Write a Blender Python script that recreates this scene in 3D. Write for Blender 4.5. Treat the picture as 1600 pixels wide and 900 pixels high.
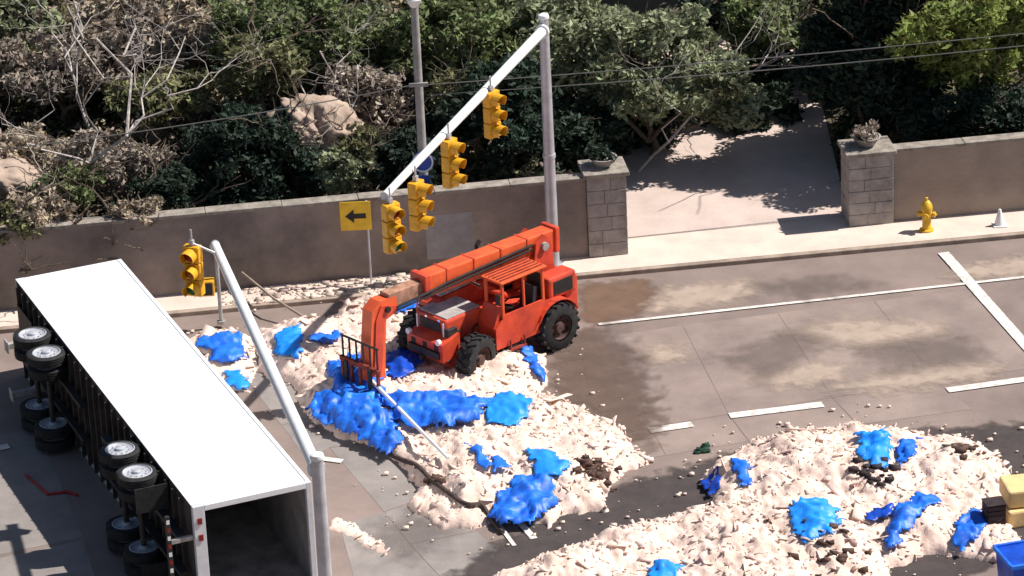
import bpy, bmesh, math, random
import numpy as np
from mathutils import Vector, Matrix, Quaternion

S = bpy.context.scene
for o in list(bpy.data.objects): bpy.data.objects.remove(o)
C = S.collection

# ------------------------------------------------------------------ camera, world, sun, exposure
PITCH, ROLL, DIST, PXM = math.radians(23.5), math.radians(2.6), 100.0, 60.0   # PXM: photo pixels per metre at DIST
FW = Vector((0, math.cos(PITCH), -math.sin(PITCH)))
_r = Vector((1, 0, 0)); _u = _r.cross(FW)
RT = math.cos(ROLL) * _r - math.sin(ROLL) * _u
UP = math.cos(ROLL) * _u + math.sin(ROLL) * _r
CAM = -FW * DIST
FPX = PXM * DIST
cd = bpy.data.cameras.new('camera'); cam = bpy.data.objects.new('camera', cd); C.objects.link(cam)
cd.sensor_width = 36.0; cd.lens = FPX / 1600 * 36.0; cd.clip_start = 1.0; cd.clip_end = 3000
M3 = Matrix((RT, UP, -FW)).transposed()
cam.matrix_world = Matrix.Translation(CAM) @ M3.to_4x4()
S.camera = cam

SUN = Vector((0.80, 0.13, 1.0)).normalized()
w = bpy.data.worlds.new('World'); S.world = w; w.use_nodes = True
nt = w.node_tree; bg = nt.nodes['Background']; bg.inputs[1].default_value = 0.06
sky = nt.nodes.new('ShaderNodeTexSky'); sky.sky_type = 'NISHITA'; sky.sun_disc = False
sky.sun_elevation = math.asin(SUN.z); sky.sun_rotation = math.atan2(SUN.x, SUN.y)
nt.links.new(sky.outputs[0], bg.inputs[0])
sl = bpy.data.lights.new('sun', 'SUN'); sl.energy = 5.0; sl.angle = math.radians(0.53); sl.color = (1.0, 0.955, 0.90)
so = bpy.data.objects.new('sun', sl); C.objects.link(so)
so.rotation_euler = (-SUN).to_track_quat('-Z', 'Y').to_euler()
S.view_settings.view_transform = 'Standard'; S.view_settings.look = 'None'
S.view_settings.exposure = 0.42; S.view_settings.gamma = 1.0; S.view_settings.use_curve_mapping = False

rng = random.Random(11); nr = np.random.default_rng(5)

def g(x, y, z=0.0):
    """photo pixel -> point on the level plane at height z"""
    d = FW * FPX + RT * (x - 800) + UP * (450 - y)
    return CAM + d * ((z - CAM.z) / d.z)

# ------------------------------------------------------------------ numpy noise
_tab = nr.random((256, 256))
def vnoise(x, y):
    xi = np.floor(x).astype(int); yi = np.floor(y).astype(int); fx = x - xi; fy = y - yi
    fx = fx*fx*(3-2*fx); fy = fy*fy*(3-2*fy)
    a = _tab[xi % 256, yi % 256]; b = _tab[(xi+1) % 256, yi % 256]
    c = _tab[xi % 256, (yi+1) % 256]; d = _tab[(xi+1) % 256, (yi+1) % 256]
    return (a*(1-fx)+b*fx)*(1-fy) + (c*(1-fx)+d*fx)*fy
def fbm(x, y, o=4, rid=False):
    v = 0; a = 1; t = 0; f = 1
    for k in range(o):
        n = vnoise(x*f+17.3*k, y*f+5.1*k)
        if rid: n = 1-np.abs(2*n-1)
        v = v + a*n; t += a; a *= .5; f *= 2.03
    return v/t

# ------------------------------------------------------------------ materials
MATS = {}
def mat(name, col, rough=.7, var=.18, scale=3.0, metal=0.0, bump=0.0, bscale=30.0, col2=None, island=0.0, trans=0.0, spec=0.4, patch=.5):
    if name in MATS: return MATS[name]
    m = bpy.data.materials.new(name); m.use_nodes = True; MATS[name] = m
    t = m.node_tree; p = t.nodes['Principled BSDF']; L = t.links.new
    p.inputs['Roughness'].default_value = rough; p.inputs['Metallic'].default_value = metal
    p.inputs['Specular IOR Level'].default_value = spec
    tc = t.nodes.new('ShaderNodeTexCoord'); ge = t.nodes.new('ShaderNodeNewGeometry')
    n = t.nodes.new('ShaderNodeTexNoise'); n.inputs['Scale'].default_value = scale; n.inputs['Detail'].default_value = 6; n.inputs['Roughness'].default_value = .65
    L(ge.outputs['Position'], n.inputs['Vector'])
    mr = t.nodes.new('ShaderNodeMapRange'); L(n.outputs['Fac'], mr.inputs[0])
    mr.inputs[1].default_value = patch-.17; mr.inputs[2].default_value = patch+.17
    mx = t.nodes.new('ShaderNodeMix'); mx.data_type = 'RGBA'
    c2 = col2 if col2 else tuple(c*(1-2*var) for c in col)
    c1 = col if col2 else tuple(min(1, c*(1+var)) for c in col)
    mx.inputs[6].default_value = (*c1, 1); mx.inputs[7].default_value = (*c2, 1)
    L(mr.outputs[0], mx.inputs[0]); out = mx.outputs[2]
    if island:
        hs = t.nodes.new('ShaderNodeHueSaturation'); L(out, hs.inputs['Color'])
        m2 = t.nodes.new('ShaderNodeMapRange'); L(ge.outputs['Random Per Island'], m2.inputs[0])
        m2.inputs[3].default_value = 1-island; m2.inputs[4].default_value = 1+island
        L(m2.outputs[0], hs.inputs['Value'])
        m3 = t.nodes.new('ShaderNodeMath'); m3.operation = 'MULTIPLY_ADD'
        L(ge.outputs['Random Per Island'], m3.inputs[0]); m3.inputs[1].default_value = .05; m3.inputs[2].default_value = .475
        L(m3.outputs[0], hs.inputs['Hue']); out = hs.outputs[0]
    L(out, p.inputs['Base Color'])
    if bump:
        n2 = t.nodes.new('ShaderNodeTexNoise'); n2.inputs['Scale'].default_value = bscale; n2.inputs['Detail'].default_value = 8
        L(ge.outputs['Position'], n2.inputs['Vector'])
        b = t.nodes.new('ShaderNodeBump'); b.inputs['Strength'].default_value = bump; b.inputs['Distance'].default_value = .05
        L(n2.outputs['Fac'], b.inputs['Height']); L(b.outputs[0], p.inputs['Normal'])
    if trans:
        tr = t.nodes.new('ShaderNodeBsdfTranslucent'); L(out, tr.inputs['Color'])
        ms = t.nodes.new('ShaderNodeMixShader'); ms.inputs[0].default_value = trans
        L(p.outputs[0], ms.inputs[1]); L(tr.outputs[0], ms.inputs[2])
        L(ms.outputs[0], t.nodes['Material Output'].inputs['Surface'])
    return m

m_ground = mat('dirt', (.20,.155,.11), .95, .25, .9, bump=.5, bscale=12)
m_road = mat('road_paving', (.27,.205,.178), .85, scale=.45, col2=(.18,.138,.12), bump=.25, bscale=40, patch=.52)
m_slab = mat('slab_concrete', (.32,.245,.212), .85, scale=.5, col2=(.205,.158,.138), bump=.25, bscale=35)
m_grey = mat('grey_concrete', (.29,.255,.235), .85, scale=.8, col2=(.20,.175,.162), bump=.25, bscale=35)
m_asph = mat('dark_asphalt', (.062,.05,.048), .8, scale=1.3, col2=(.12,.098,.09), bump=.4, bscale=45, patch=.56)
m_sand = mat('dust', (.47,.36,.28), .95, .15, 2.2, bump=.2)
m_walk = mat('sidewalk_concrete', (.70,.57,.48), .9, scale=1.1, col2=(.58,.46,.39), bump=.2, bscale=30)
m_kerb = mat('kerb_concrete', (.36,.28,.22), .9, .2, 2.0, bump=.2)
m_drive = mat('driveway', (.60,.48,.42), .9, scale=.9, col2=(.48,.38,.33), bump=.25, bscale=25)
m_paint = mat('white_road_paint', (.78,.74,.69), .7, scale=5, col2=(.42,.35,.30), patch=.56)
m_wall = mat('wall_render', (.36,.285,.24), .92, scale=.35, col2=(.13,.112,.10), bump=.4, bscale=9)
m_cap = mat('coping_stone', (.30,.26,.22), .9, .22, 4, bump=.3)
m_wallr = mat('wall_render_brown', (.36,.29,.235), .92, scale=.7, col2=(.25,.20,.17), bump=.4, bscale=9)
m_pillar = mat('pillar_stone', (.40,.36,.33), .92, scale=2.2, col2=(.22,.195,.18), bump=.5, bscale=10)
m_patch = mat('grey_overpaint', (.29,.275,.275), .85, .1, 3)
m_galv = mat('galvanised_steel', (.50,.50,.53), .45, .12, 2.5, metal=.35)
m_white = mat('white_painted_steel', (.80,.80,.79), .4, .05, 4)
m_trail = mat('trailer_white', (.82,.82,.82), .35, .03, 1.5)
m_dkfr = mat('chassis_black', (.028,.026,.026), .6, .3, 4)
m_under = mat('trailer_floor_underside', (.06,.047,.04), .85, .3, 2)
m_alu = mat('aluminium', (.74,.75,.78), .4, .06, 6, metal=.25)
m_rub = mat('rubber', (.022,.021,.021), .8, .3, 8)
m_inner = mat('trailer_lining', (.30,.285,.28), .7, .15, 2)
m_org = mat('orange_paint', (.82,.135,.035), .42, scale=2.5, col2=(.62,.085,.03), bump=.05)
m_red = mat('red_orange_paint', (.72,.085,.034), .42, scale=2.0, col2=(.42,.045,.026), bump=.05)
m_dkred = mat('grimy_red_paint', (.25,.035,.022), .7, .3, 5)
m_greyp = mat('grey_deck_plate', (.42,.39,.37), .6, .2, 4)
m_chrome = mat('polished_rod', (.75,.75,.75), .18, .03, 4, metal=1)
m_seat = mat('black_vinyl', (.03,.03,.032), .6, .2, 4)
m_yel = mat('signal_yellow', (.72,.36,.015), .45, .12, 5)
m_ysign = mat('sign_yellow', (.85,.52,.02), .4, .08, 4)
m_blk = mat('black_paint', (.02,.018,.016), .6, .2, 4)
m_hyd = mat('hydrant_yellow', (.78,.46,.03), .45, .15, 6)
m_lensr = mat('red_lens', (.25,.015,.01), .2, .1, 5)
m_lensy = mat('amber_lens', (.35,.14,.01), .2, .1, 5)
m_lensg = mat('green_lens', (.01,.10,.05), .2, .1, 5)
m_wire = mat('cable_black', (.10,.10,.095), .8, .15, 3)
m_pole = mat('weathered_pole', (.33,.32,.30), .8, .15, 3)
m_sblue = mat('sign_blue', (.045,.09,.42), .5, .1, 5)
m_deb = mat('pale_debris', (.81,.63,.54), .95, scale=1.1, col2=(.69,.51,.42), bump=.3, bscale=14, spec=.1)
m_chunk = mat('pale_debris_chunks', (.80,.63,.535), .95, .10, 1.2, island=.14, spec=.1)
m_blue = mat('blue_plastic', (.014,.20,.84), .5, scale=3.0, col2=(.008,.09,.55), spec=.5)
m_azure = mat('azure_plastic', (.012,.30,.92), .5, scale=2.5, col2=(.01,.22,.82), spec=.5)
m_navy = mat('deep_blue_plastic', (.008,.07,.50), .4, .2, 3)
m_pyel = mat('pale_yellow_foam', (.78,.56,.26), .9, .08, 3, bump=.2)
m_crate = mat('dark_crate', (.035,.02,.022), .8, .3, 6)
m_bark = mat('bark', (.16,.12,.09), .95, .3, 6, bump=.5, bscale=25)
m_pale = mat('pale_dead_wood', (.52,.46,.42), .9, .25, 6)
m_rock = mat('pale_rock', (.46,.35,.275), .95, scale=1.4, col2=(.28,.21,.165), bump=.6, bscale=5)
m_slope = mat('hillside_soil', (.15,.12,.085), .95, scale=.5, col2=(.06,.055,.03), bump=.6, bscale=4)
def leafm(n, c, tr=.25, isl=.4): return mat(n, c, .7, .25, .8, island=isl, trans=tr, spec=.25)
LF = dict(grey=leafm('leaf_grey_green', (.30,.325,.19)), dark=leafm('leaf_dark_green', (.034,.056,.036), .18),
          mid=leafm('leaf_mid_green', (.19,.225,.095)), yel=leafm('leaf_yellow_green', (.32,.37,.11), .42),
          brown=leafm('leaf_brown', (.34,.28,.23), .2), tan=leafm('leaf_tan', (.50,.41,.31), .25), olive=leafm('leaf_olive', (.23,.225,.11)))

# ------------------------------------------------------------------ mesh helpers
class MB:
    def __init__(s): s.v = []; s.f = []
    def add(s, vs, fs):
        b = len(s.v); s.v += [tuple(v) for v in vs]; s.f += [tuple(i+b for i in f) for f in fs]; return s
    def box(s, c, d, rot=None, ch=0.0):
        """box centre c, dims d, optional 3x3 rot, chamfer ch"""
        hx, hy, hz = d[0]/2, d[1]/2, d[2]/2
        if ch <= 0 or min(hx, hy, hz) < ch*1.3:
            vs = [(sx*hx, sy*hy, sz*hz) for sx in (-1,1) for sy in (-1,1) for sz in (-1,1)]
            fs = [(0,1,3,2),(4,6,7,5),(0,4,5,1),(2,3,7,6),(0,2,6,4),(1,5,7,3)]
        else:
            bm = bmesh.new(); bmesh.ops.create_cube(bm, size=1)
            for v in bm.verts: v.co = Vector((v.co.x*2*hx, v.co.y*2*hy, v.co.z*2*hz))
            bmesh.ops.bevel(bm, geom=list(bm.edges), offset=ch, segments=2, affect='EDGES', profile=.5)
            bm.verts.index_update(); vs = [v.co.copy() for v in bm.verts]; fs = [tuple(v.index for v in f.verts) for f in bm.faces]; bm.free()
        R = rot if rot else Matrix.Identity(3)
        return s.add([R @ Vector(v) + Vector(c) for v in vs], fs)
    def cyl(s, a, b, r0, r1=None, n=14, cap=True):
        a = Vector(a); b = Vector(b); r1 = r0 if r1 is None else r1
        q = (b-a).to_track_quat('Z', 'Y').to_matrix(); vs = []
        for P, r in ((a, r0), (b, r1)):
            for k in range(n): t = 2*math.pi*k/n; vs.append(P + q @ Vector((r*math.cos(t), r*math.sin(t), 0)))
        fs = [(k, (k+1) % n, n+(k+1) % n, n+k) for k in range(n)]
        if cap: fs += [tuple(range(n-1, -1, -1)), tuple(range(n, 2*n))]
        return s.add(vs, fs)
    def tube(s, pts, r, n=8, r_end=None):
        pts = [Vector(p) for p in pts]; vs = []; m = len(pts); re = r if r_end is None else r_end
        for i, P in enumerate(pts):
            d = (pts[min(i+1, m-1)] - pts[max(i-1, 0)]); q = d.to_track_quat('Z', 'Y').to_matrix(); rr = r+(re-r)*i/(m-1)
            for k in range(n): t = 2*math.pi*k/n; vs.append(P + q @ Vector((rr*math.cos(t), rr*math.sin(t), 0)))
        fs = [(i*n+k, i*n+(k+1) % n, (i+1)*n+(k+1) % n, (i+1)*n+k) for i in range(m-1) for k in range(n)]
        fs += [tuple(range(n-1, -1, -1)), tuple(range((m-1)*n, m*n))]
        return s.add(vs, fs)
    def lathe(s, prof, n=24, org=(0,0,0), axis=(0,0,1), cap=True):
        q = Vector(axis).to_track_quat('Z', 'Y').to_matrix(); o = Vector(org); vs = []; m = len(prof)
        for r, z in prof:
            for k in range(n): t = 2*math.pi*k/n; vs.append(o + q @ Vector((r*math.cos(t), r*math.sin(t), z)))
        fs = [(i*n+k, i*n+(k+1) % n, (i+1)*n+(k+1) % n, (i+1)*n+k) for i in range(m-1) for k in range(n)]
        if cap and prof[0][0] > 1e-4: fs.append(tuple(range(n-1, -1, -1)))
        if cap and prof[-1][0] > 1e-4: fs.append(tuple(range((m-1)*n, m*n)))
        return s.add(vs, fs)
    def prism(s, poly, off):
        """polygon (3-d points) swept by vector off"""
        n = len(poly); off = Vector(off); vs = [Vector(p) for p in poly]; vs += [v+off for v in vs]
        fs = [tuple(range(n-1, -1, -1)), tuple(range(n, 2*n))] + [(k, (k+1) % n, n+(k+1) % n, n+k) for k in range(n)]
        return s.add(vs, fs)
    def build(s, name, m, parent=None, smooth=False):
        me = bpy.data.meshes.new(name); me.from_pydata(s.v, [], s.f); me.update()
        bm = bmesh.new(); bm.from_mesh(me); bmesh.ops.recalc_face_normals(bm, faces=bm.faces); bm.to_mesh(me); bm.free()
        me.materials.append(m)
        if smooth:
            for p in me.polygons: p.use_smooth = True
            me.set_sharp_from_angle(angle=math.radians(38))
        o = bpy.data.objects.new(name, me); C.objects.link(o)
        if parent: o.parent = parent
        return o
def npmesh(name, V, F, m, parent=None, smooth=False):
    me = bpy.data.meshes.new(name); V = np.asarray(V, np.float32); F = np.asarray(F, np.int32); k = F.shape[1]
    me.vertices.add(len(V)); me.vertices.foreach_set('co', V.ravel())
    me.loops.add(F.size); me.loops.foreach_set('vertex_index', F.ravel())
    me.polygons.add(len(F)); me.polygons.foreach_set('loop_start', np.arange(0, F.size, k, dtype=np.int32))
    me.polygons.foreach_set('loop_total', np.full(len(F), k, np.int32))
    me.update(calc_edges=True); me.validate(); me.materials.append(m)
    if smooth: me.polygons.foreach_set('use_smooth', np.ones(len(F), bool))
    o = bpy.data.objects.new(name, me); C.objects.link(o)
    if parent: o.parent = parent
    return o
def tag(o, label=None, cat=None, group=None, kind=None):
    if label: o['label'] = label
    if cat: o['category'] = cat
    if group: o['group'] = group
    if kind: o['kind'] = kind
    return o
def thing(name, label, cat, loc=(0,0,0), rz=0.0, group=None):
    o = bpy.data.objects.new(name, None); C.objects.link(o); o.location = loc; o.rotation_euler = (0,0,rz); o.empty_display_size = .2
    return tag(o, label, cat, group)
def copytree(o, parent=None):
    c = o.copy(); C.objects.link(c); c.parent = parent
    for ch in o.children: copytree(ch, c)
    return c
def struct(name, mb, m, parent=None):
    o = mb.build(name, m, parent); o['kind'] = 'structure'; return o
def sheet(name, poly, z, m, parent=None, sub=None):
    """flat ground sheet from 3-d points, slightly ragged edge when sub is given"""
    pts = [Vector((p[0], p[1], z)) for p in poly]
    if sub:
        q = []
        for i, a in enumerate(pts):
            b = pts[(i+1) % len(pts)]; n = max(1, int((b-a).length/sub))
            for k in range(n):
                p = a.lerp(b, k/n); q.append(p + Vector((rng.gauss(0,sub*.28), rng.gauss(0,sub*.28), 0)))
        pts = q
    bm = bmesh.new(); vs = [bm.verts.new(p) for p in pts]; f = bm.faces.new(vs); f.normal_update()
    if f.normal.z < 0: f.normal_flip()
    bmesh.ops.triangulate(bm, faces=[f]); me = bpy.data.meshes.new(name); bm.to_mesh(me); bm.free(); me.materials.append(m)
    o = bpy.data.objects.new(name, me); C.objects.link(o)
    if parent: o.parent = parent
    return o
def inpoly(X, Y, P):
    ins = np.zeros(X.shape, bool); n = len(P)
    for i in range(n):
        x0, y0 = P[i][:2]; x1, y1 = P[(i+1) % n][:2]
        if y0 == y1: continue
        ins ^= ((Y < y0) != (Y < y1)) & (X < (x1-x0)*(Y-y0)/(y1-y0)+x0)
    return ins
def polydist(X, Y, P):
    d = np.full(X.shape, 1e9); n = len(P)
    for i in range(n):
        ax, ay = P[i][:2]; bx, by = P[(i+1) % n][:2]; ex, ey = bx-ax, by-ay
        t = np.clip(((X-ax)*ex+(Y-ay)*ey)/(ex*ex+ey*ey+1e-9), 0, 1)
        d = np.minimum(d, np.hypot(X-ax-t*ex, Y-ay-t*ey))
    return np.where(inpoly(X, Y, P), d, -d)

def fademat(name, col, col2, amount=1.0):
    m = mat(name, col, .95, .15, 1.6, bump=.2, col2=col2); t = m.node_tree; L = t.links.new; p = t.nodes['Principled BSDF']
    at_ = t.nodes.new('ShaderNodeAttribute'); at_.attribute_name = 'wear'; n = t.nodes.new('ShaderNodeTexNoise'); n.inputs['Scale'].default_value = 2.6; n.inputs['Detail'].default_value = 8
    ge = t.nodes.new('ShaderNodeNewGeometry'); L(ge.outputs['Position'], n.inputs['Vector'])
    a = t.nodes.new('ShaderNodeMath'); a.operation = 'MULTIPLY_ADD'; L(n.outputs['Fac'], a.inputs[0]); a.inputs[1].default_value = 2.4; a.inputs[2].default_value = -1.5
    b = t.nodes.new('ShaderNodeMath'); b.operation = 'MULTIPLY_ADD'; L(at_.outputs['Fac'], b.inputs[0]); b.inputs[1].default_value = 1.5; L(a.outputs[0], b.inputs[2]); b.use_clamp = True
    c = t.nodes.new('ShaderNodeMath'); c.operation = 'MULTIPLY'; L(b.outputs[0], c.inputs[0]); c.inputs[1].default_value = amount
    tr = t.nodes.new('ShaderNodeBsdfTransparent'); ms = t.nodes.new('ShaderNodeMixShader'); L(c.outputs[0], ms.inputs[0]); L(tr.outputs[0], ms.inputs[1]); L(p.outputs[0], ms.inputs[2])
    L(ms.outputs[0], t.nodes['Material Output'].inputs['Surface']); return m
def stain(name, poly, z, m, soft=.6, step=.12):
    c = [(p[0],p[1]) for p in poly]; ax = np.arange(min(p[0] for p in c)-soft, max(p[0] for p in c)+soft, step); ay = np.arange(min(p[1] for p in c)-soft, max(p[1] for p in c)+soft, step)
    A, B = np.meshgrid(ax, ay, indexing='ij'); d = polydist(A, B, c); w_ = np.clip(d/soft*.5+.5, 0, 1)
    K = w_ > 0.01; K = K[:-1,:-1] | K[1:,:-1] | K[1:,1:] | K[:-1,1:]
    o = npmesh(name, np.stack([A,B,np.full(A.shape,z)],-1).reshape(-1,3), gridfaces(*A.shape, K), m)
    at_ = o.data.attributes.new('wear','FLOAT','POINT'); at_.data.foreach_set('value', w_.ravel().astype(np.float32)); o['kind'] = 'structure'; return o
def gridfaces(a, b, keep=None):
    I = np.arange(a*b).reshape(a, b); F = np.stack([I[:-1,:-1], I[1:,:-1], I[1:,1:], I[:-1,1:]], -1).reshape(-1,4)
    return F if keep is None else F[keep.reshape(-1)]
m_fsand = fademat('dust_film', (.50,.39,.31), (.40,.31,.25), .8); m_fasph = fademat('worn_dark_asphalt', (.045,.036,.035), (.072,.058,.054), 1.0); m_fbrn = fademat('brown_stain', (.20,.12,.08), (.15,.09,.06), .85); m_fdk = fademat('tyre_grime', (.10,.08,.072), (.13,.10,.09), .32)
# ------------------------------------------------------------------ street frame
E1 = (g(1600,372)-g(905,437)); E1.z = 0; E1.normalize(); N1 = Vector((-E1.y, E1.x, 0))
K0 = g(905,437)                               # on the kerb line
W0 = g(900,402,.12)                           # foot of the wall
dW = (W0-K0).dot(N1)                          # sidewalk depth
def st(u, v, z=0.0): return K0 + E1*u + N1*v + Vector((0,0,z))
ZW = .12
U = lambda p: (p-K0).dot(E1)
uPL0, uPL1 = U(g(918,396,ZW)), U(g(980,392,ZW))      # left gate pillar
uPR0, uPR1 = U(g(1325,352,ZW)), U(g(1395,346,ZW))    # right gate pillar
dWR = (g(1393,346,ZW)-K0).dot(N1)

sheet('ground', [(-900,-900),(900,-900),(900,1500),(-900,1500)], -.06, m_ground)['kind'] = 'structure'
road = sheet('road', [st(-70,0),st(70,0),st(70,-75),st(-70,-75)], 0, m_road); road['kind'] = 'structure'
kb = MB(); kb.box(st(0,.09,.05), (140,.18,.146), Matrix((E1,N1,Vector((0,0,1)))).transposed(), .02); struct('kerb', kb, m_kerb)
sw = MB(); sw.prism([st(-70,.182,-.05), st(70,.182,-.05), st(70,3.9,-.05), st(-70,3.9,-.05)], (0,0,ZW+.05)); struct('sidewalk', sw, m_walk)

# paving slabs of the street, built where the joints can be made out
def px(pts, z=0): return [g(x,y,z) for x, y in pts]
def shrink(P, d):
    c = sum(P, Vector())/len(P); return [p + (c-p).normalized()*d for p in P]
slabs = [[(905,532),(957,524),(1016,668),(940,688)], [(957,524),(1066,508),(1138,648),(1016,668)], [(1066,508),(1215,489),(1300,622),(1138,648)],
         [(1215,489),(1365,470),(1465,596),(1300,622)], [(1365,470),(1520,452),(1640,572),(1465,596)],
         [(700,455),(860,445),(920,522),(760,545)], [(940,688),(1016,668),(1040,712),(985,722)], [(1016,668),(1138,648),(1170,690),(1040,712)],[(1138,648),(1300,622),(1340,664),(1170,690)],[(1300,622),(1465,596),(1520,640),(1340,664)]]
for q in slabs: sheet('paving_slab', shrink(px(q), .022), .005, m_slab, road)
gslabs = [[(515,700),(610,690),(690,770),(600,800)], [(600,800),(690,770),(745,830),(640,850)], [(530,820),(600,800),(640,850),(690,905),(560,930)], [(640,850),(745,830),(800,880),(760,930),(690,905)],
          [(360,560),(450,545),(530,640),(440,665)], [(440,665),(530,640),(610,690),(515,700),(480,720)], [(-60,690),(60,670),(130,840),(-60,880)], [(-60,884),(130,844),(170,960),(-60,1000)]]
for q in gslabs: sheet('paving_slab', shrink(px(q), .02), .005, m_grey, road)
stain('asphalt_strip', px([(690,960),(700,905),(790,842),(860,800),(950,765),(1050,738),(1150,708),(1300,684),(1450,672),(1700,655),(1700,800),(1400,960)]), .012, m_fasph, .35)
stain('asphalt_patch', px([(905,445),(1010,437),(1030,455),(1000,494),(930,508),(905,502)]), .0105, m_fbrn, .3)
stain('wet_patch', px([(862,520),(930,515),(985,560),(1030,660),(1010,705),(930,660),(860,610)]), .044, fademat('wet_brown_film', (.13,.085,.066), (.17,.115,.09), .7), .6)
for i, q in enumerate([[(1040,450),(1170,438),(1180,462),(1100,480),(1010,490)], [(1170,595),(1260,568),(1330,570),(1310,592),(1220,610)], [(1220,520),(1330,500),(1470,505),(1480,525),(1340,545)], [(1000,545),(1060,540),(1075,560),(1020,570)],[(1480,425),(1600,400),(1640,402),(1640,430),(1500,438)],[(1290,608),(1440,572),(1560,570),(1540,592),(1380,615)]]):
    stain('dust_patch', px(q), .014+.003*i, m_fsand, .45)
for i, q in enumerate([[(900,520),(960,505),(1010,560),(1030,680),(960,690),(880,620)], [(1120,560),(1240,510),(1300,530),(1200,600)], [(1320,545),(1500,520),(1560,560),(1400,590)], [(1180,445),(1300,432),(1380,445),(1260,470)], [(560,850),(640,800),(720,830),(640,880)]]):
    stain('grime_patch', px(q), .0365+.003*i, m_fdk, .5)
def line(name, a, b, wd, z=.028):
    A = g(*a); B = g(*b); d = (B-A).normalized(); n = Vector((-d.y, d.x, 0))*wd/2
    o = sheet(name, [A+n, B+n, B-n, A-n], z, m_paint); o['kind'] = 'structure'
line('lane_line', (935,508), (1700,423), .13)
line('stop_line', (1474,396), (1680,628), .30, .032)
line('lane_dash', (1015,674), (1082,664), .30); line('lane_dash', (1140,651), (1286,633), .30); line('lane_dash', (1480,611), (1680,583), .28)
line('lane_dash', (770,808), (804,854), .10); line('lane_dash', (812,818), (835,843), .16)
line('lane_dash', (490,716), (535,722), .20); line('lane_dash', (-20,705), (14,698), .28)

# driveway and hillside
def hill(x, y):
    d = (x-K0.x)*N1.x + (y-K0.y)*N1.y - dW - .8
    u = (x-K0.x)*E1.x + (y-K0.y)*E1.y
    d = np.maximum(d, 0)
    base = .10 + d*.16*np.clip(d/4,0,1) + .5*fbm(x*.35+40, y*.35+9, 3)*np.clip(d/3,0,1)
    base = np.minimum(base, 9+.02*d)
    c = (uPL1+uPR0)/2 + .12*d; hw = (uPR0-uPL1)/2+.3
    t = np.clip((np.abs(u-c)-hw)/2.0, 0, 1); t = t*t*(3-2*t)
    lane = .10 + d*.035
    return np.where(d > 14, base, lane*(1-t)+base*t)
us = np.concatenate([np.arange(-60,-20,2), np.arange(-20,24,.4), np.arange(24,62,2)]); vs_ = np.concatenate([np.arange(3.0,24,.4), np.arange(24,90,3)])
UU, VV = np.meshgrid(us, vs_, indexing='ij'); XX = K0.x+E1.x*UU+N1.x*VV; YY = K0.y+E1.y*UU+N1.y*VV; ZZ = hill(XX, YY)
def gridfaces(a, b, keep=None):
    I = np.arange(a*b).reshape(a, b); F = np.stack([I[:-1,:-1], I[1:,:-1], I[1:,1:], I[:-1,1:]], -1).reshape(-1,4)
    return F if keep is None else F[keep.reshape(-1)]
npmesh('hillside', np.stack([XX,YY,ZZ],-1).reshape(-1,3), gridfaces(*UU.shape), m_slope, smooth=True)['kind'] = 'structure'
dv = np.arange(dW+1.0, 16, .4); tt = np.linspace(0,1,9); TT, DV = np.meshgrid(tt, dv, indexing='ij')
dd = np.maximum(DV-dW-.8,0); cc = (uPL1+uPR0)/2+.12*dd; hw = (uPR0-uPL1)/2+.12
UU = cc+(TT*2-1)*hw; XX = K0.x+E1.x*UU+N1.x*DV; YY = K0.y+E1.y*UU+N1.y*DV
npmesh('driveway', np.stack([XX,YY,np.maximum(hill(XX,YY),ZW)+.004+.03*np.clip((DV-dW-1.0)/1.5,0,1)],-1).reshape(-1,3), gridfaces(*UU.shape), m_drive, smooth=True)['kind'] = 'structure'

# ------------------------------------------------------------------ walls and gate pillars
R1 = Matrix((E1,N1,Vector((0,0,1)))).transposed()
def wall(u0, u1, v, h, label, cat='wall', wm=None):
    t = thing('boundary_wall', label, cat, st((u0+u1)/2, v+.16, ZW))
    def add(nm, c, d, m, ch=0):
        o = MB().box(c, d, R1, ch).build(nm, m); o.parent = t; o.matrix_parent_inverse = Matrix.Translation(t.location).inverted(); return o
    add('wall_body', st((u0+u1)/2, v+.16, ZW+h/2-.03), (u1-u0, .32, h+.06), wm or m_wall)
    n = max(1, int((u1-u0)/1.9))
    for k in range(n):
        a = u0+(u1-u0)*k/n; b = u0+(u1-u0)*(k+1)/n
        add('coping_stone', st((a+b)/2, v+.16, ZW+h+.045+rng.uniform(-.012,.012)), (b-a-.012, .42, .09), m_cap, .012)
    return t, add
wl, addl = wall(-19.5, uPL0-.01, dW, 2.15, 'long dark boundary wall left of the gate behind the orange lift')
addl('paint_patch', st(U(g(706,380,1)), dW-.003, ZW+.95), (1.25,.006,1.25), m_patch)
wr, addr = wall(uPR1+.01, 34, dWR, 2.0, 'brown boundary wall right of the gate behind the yellow hydrant', wm=m_wallr)
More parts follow.
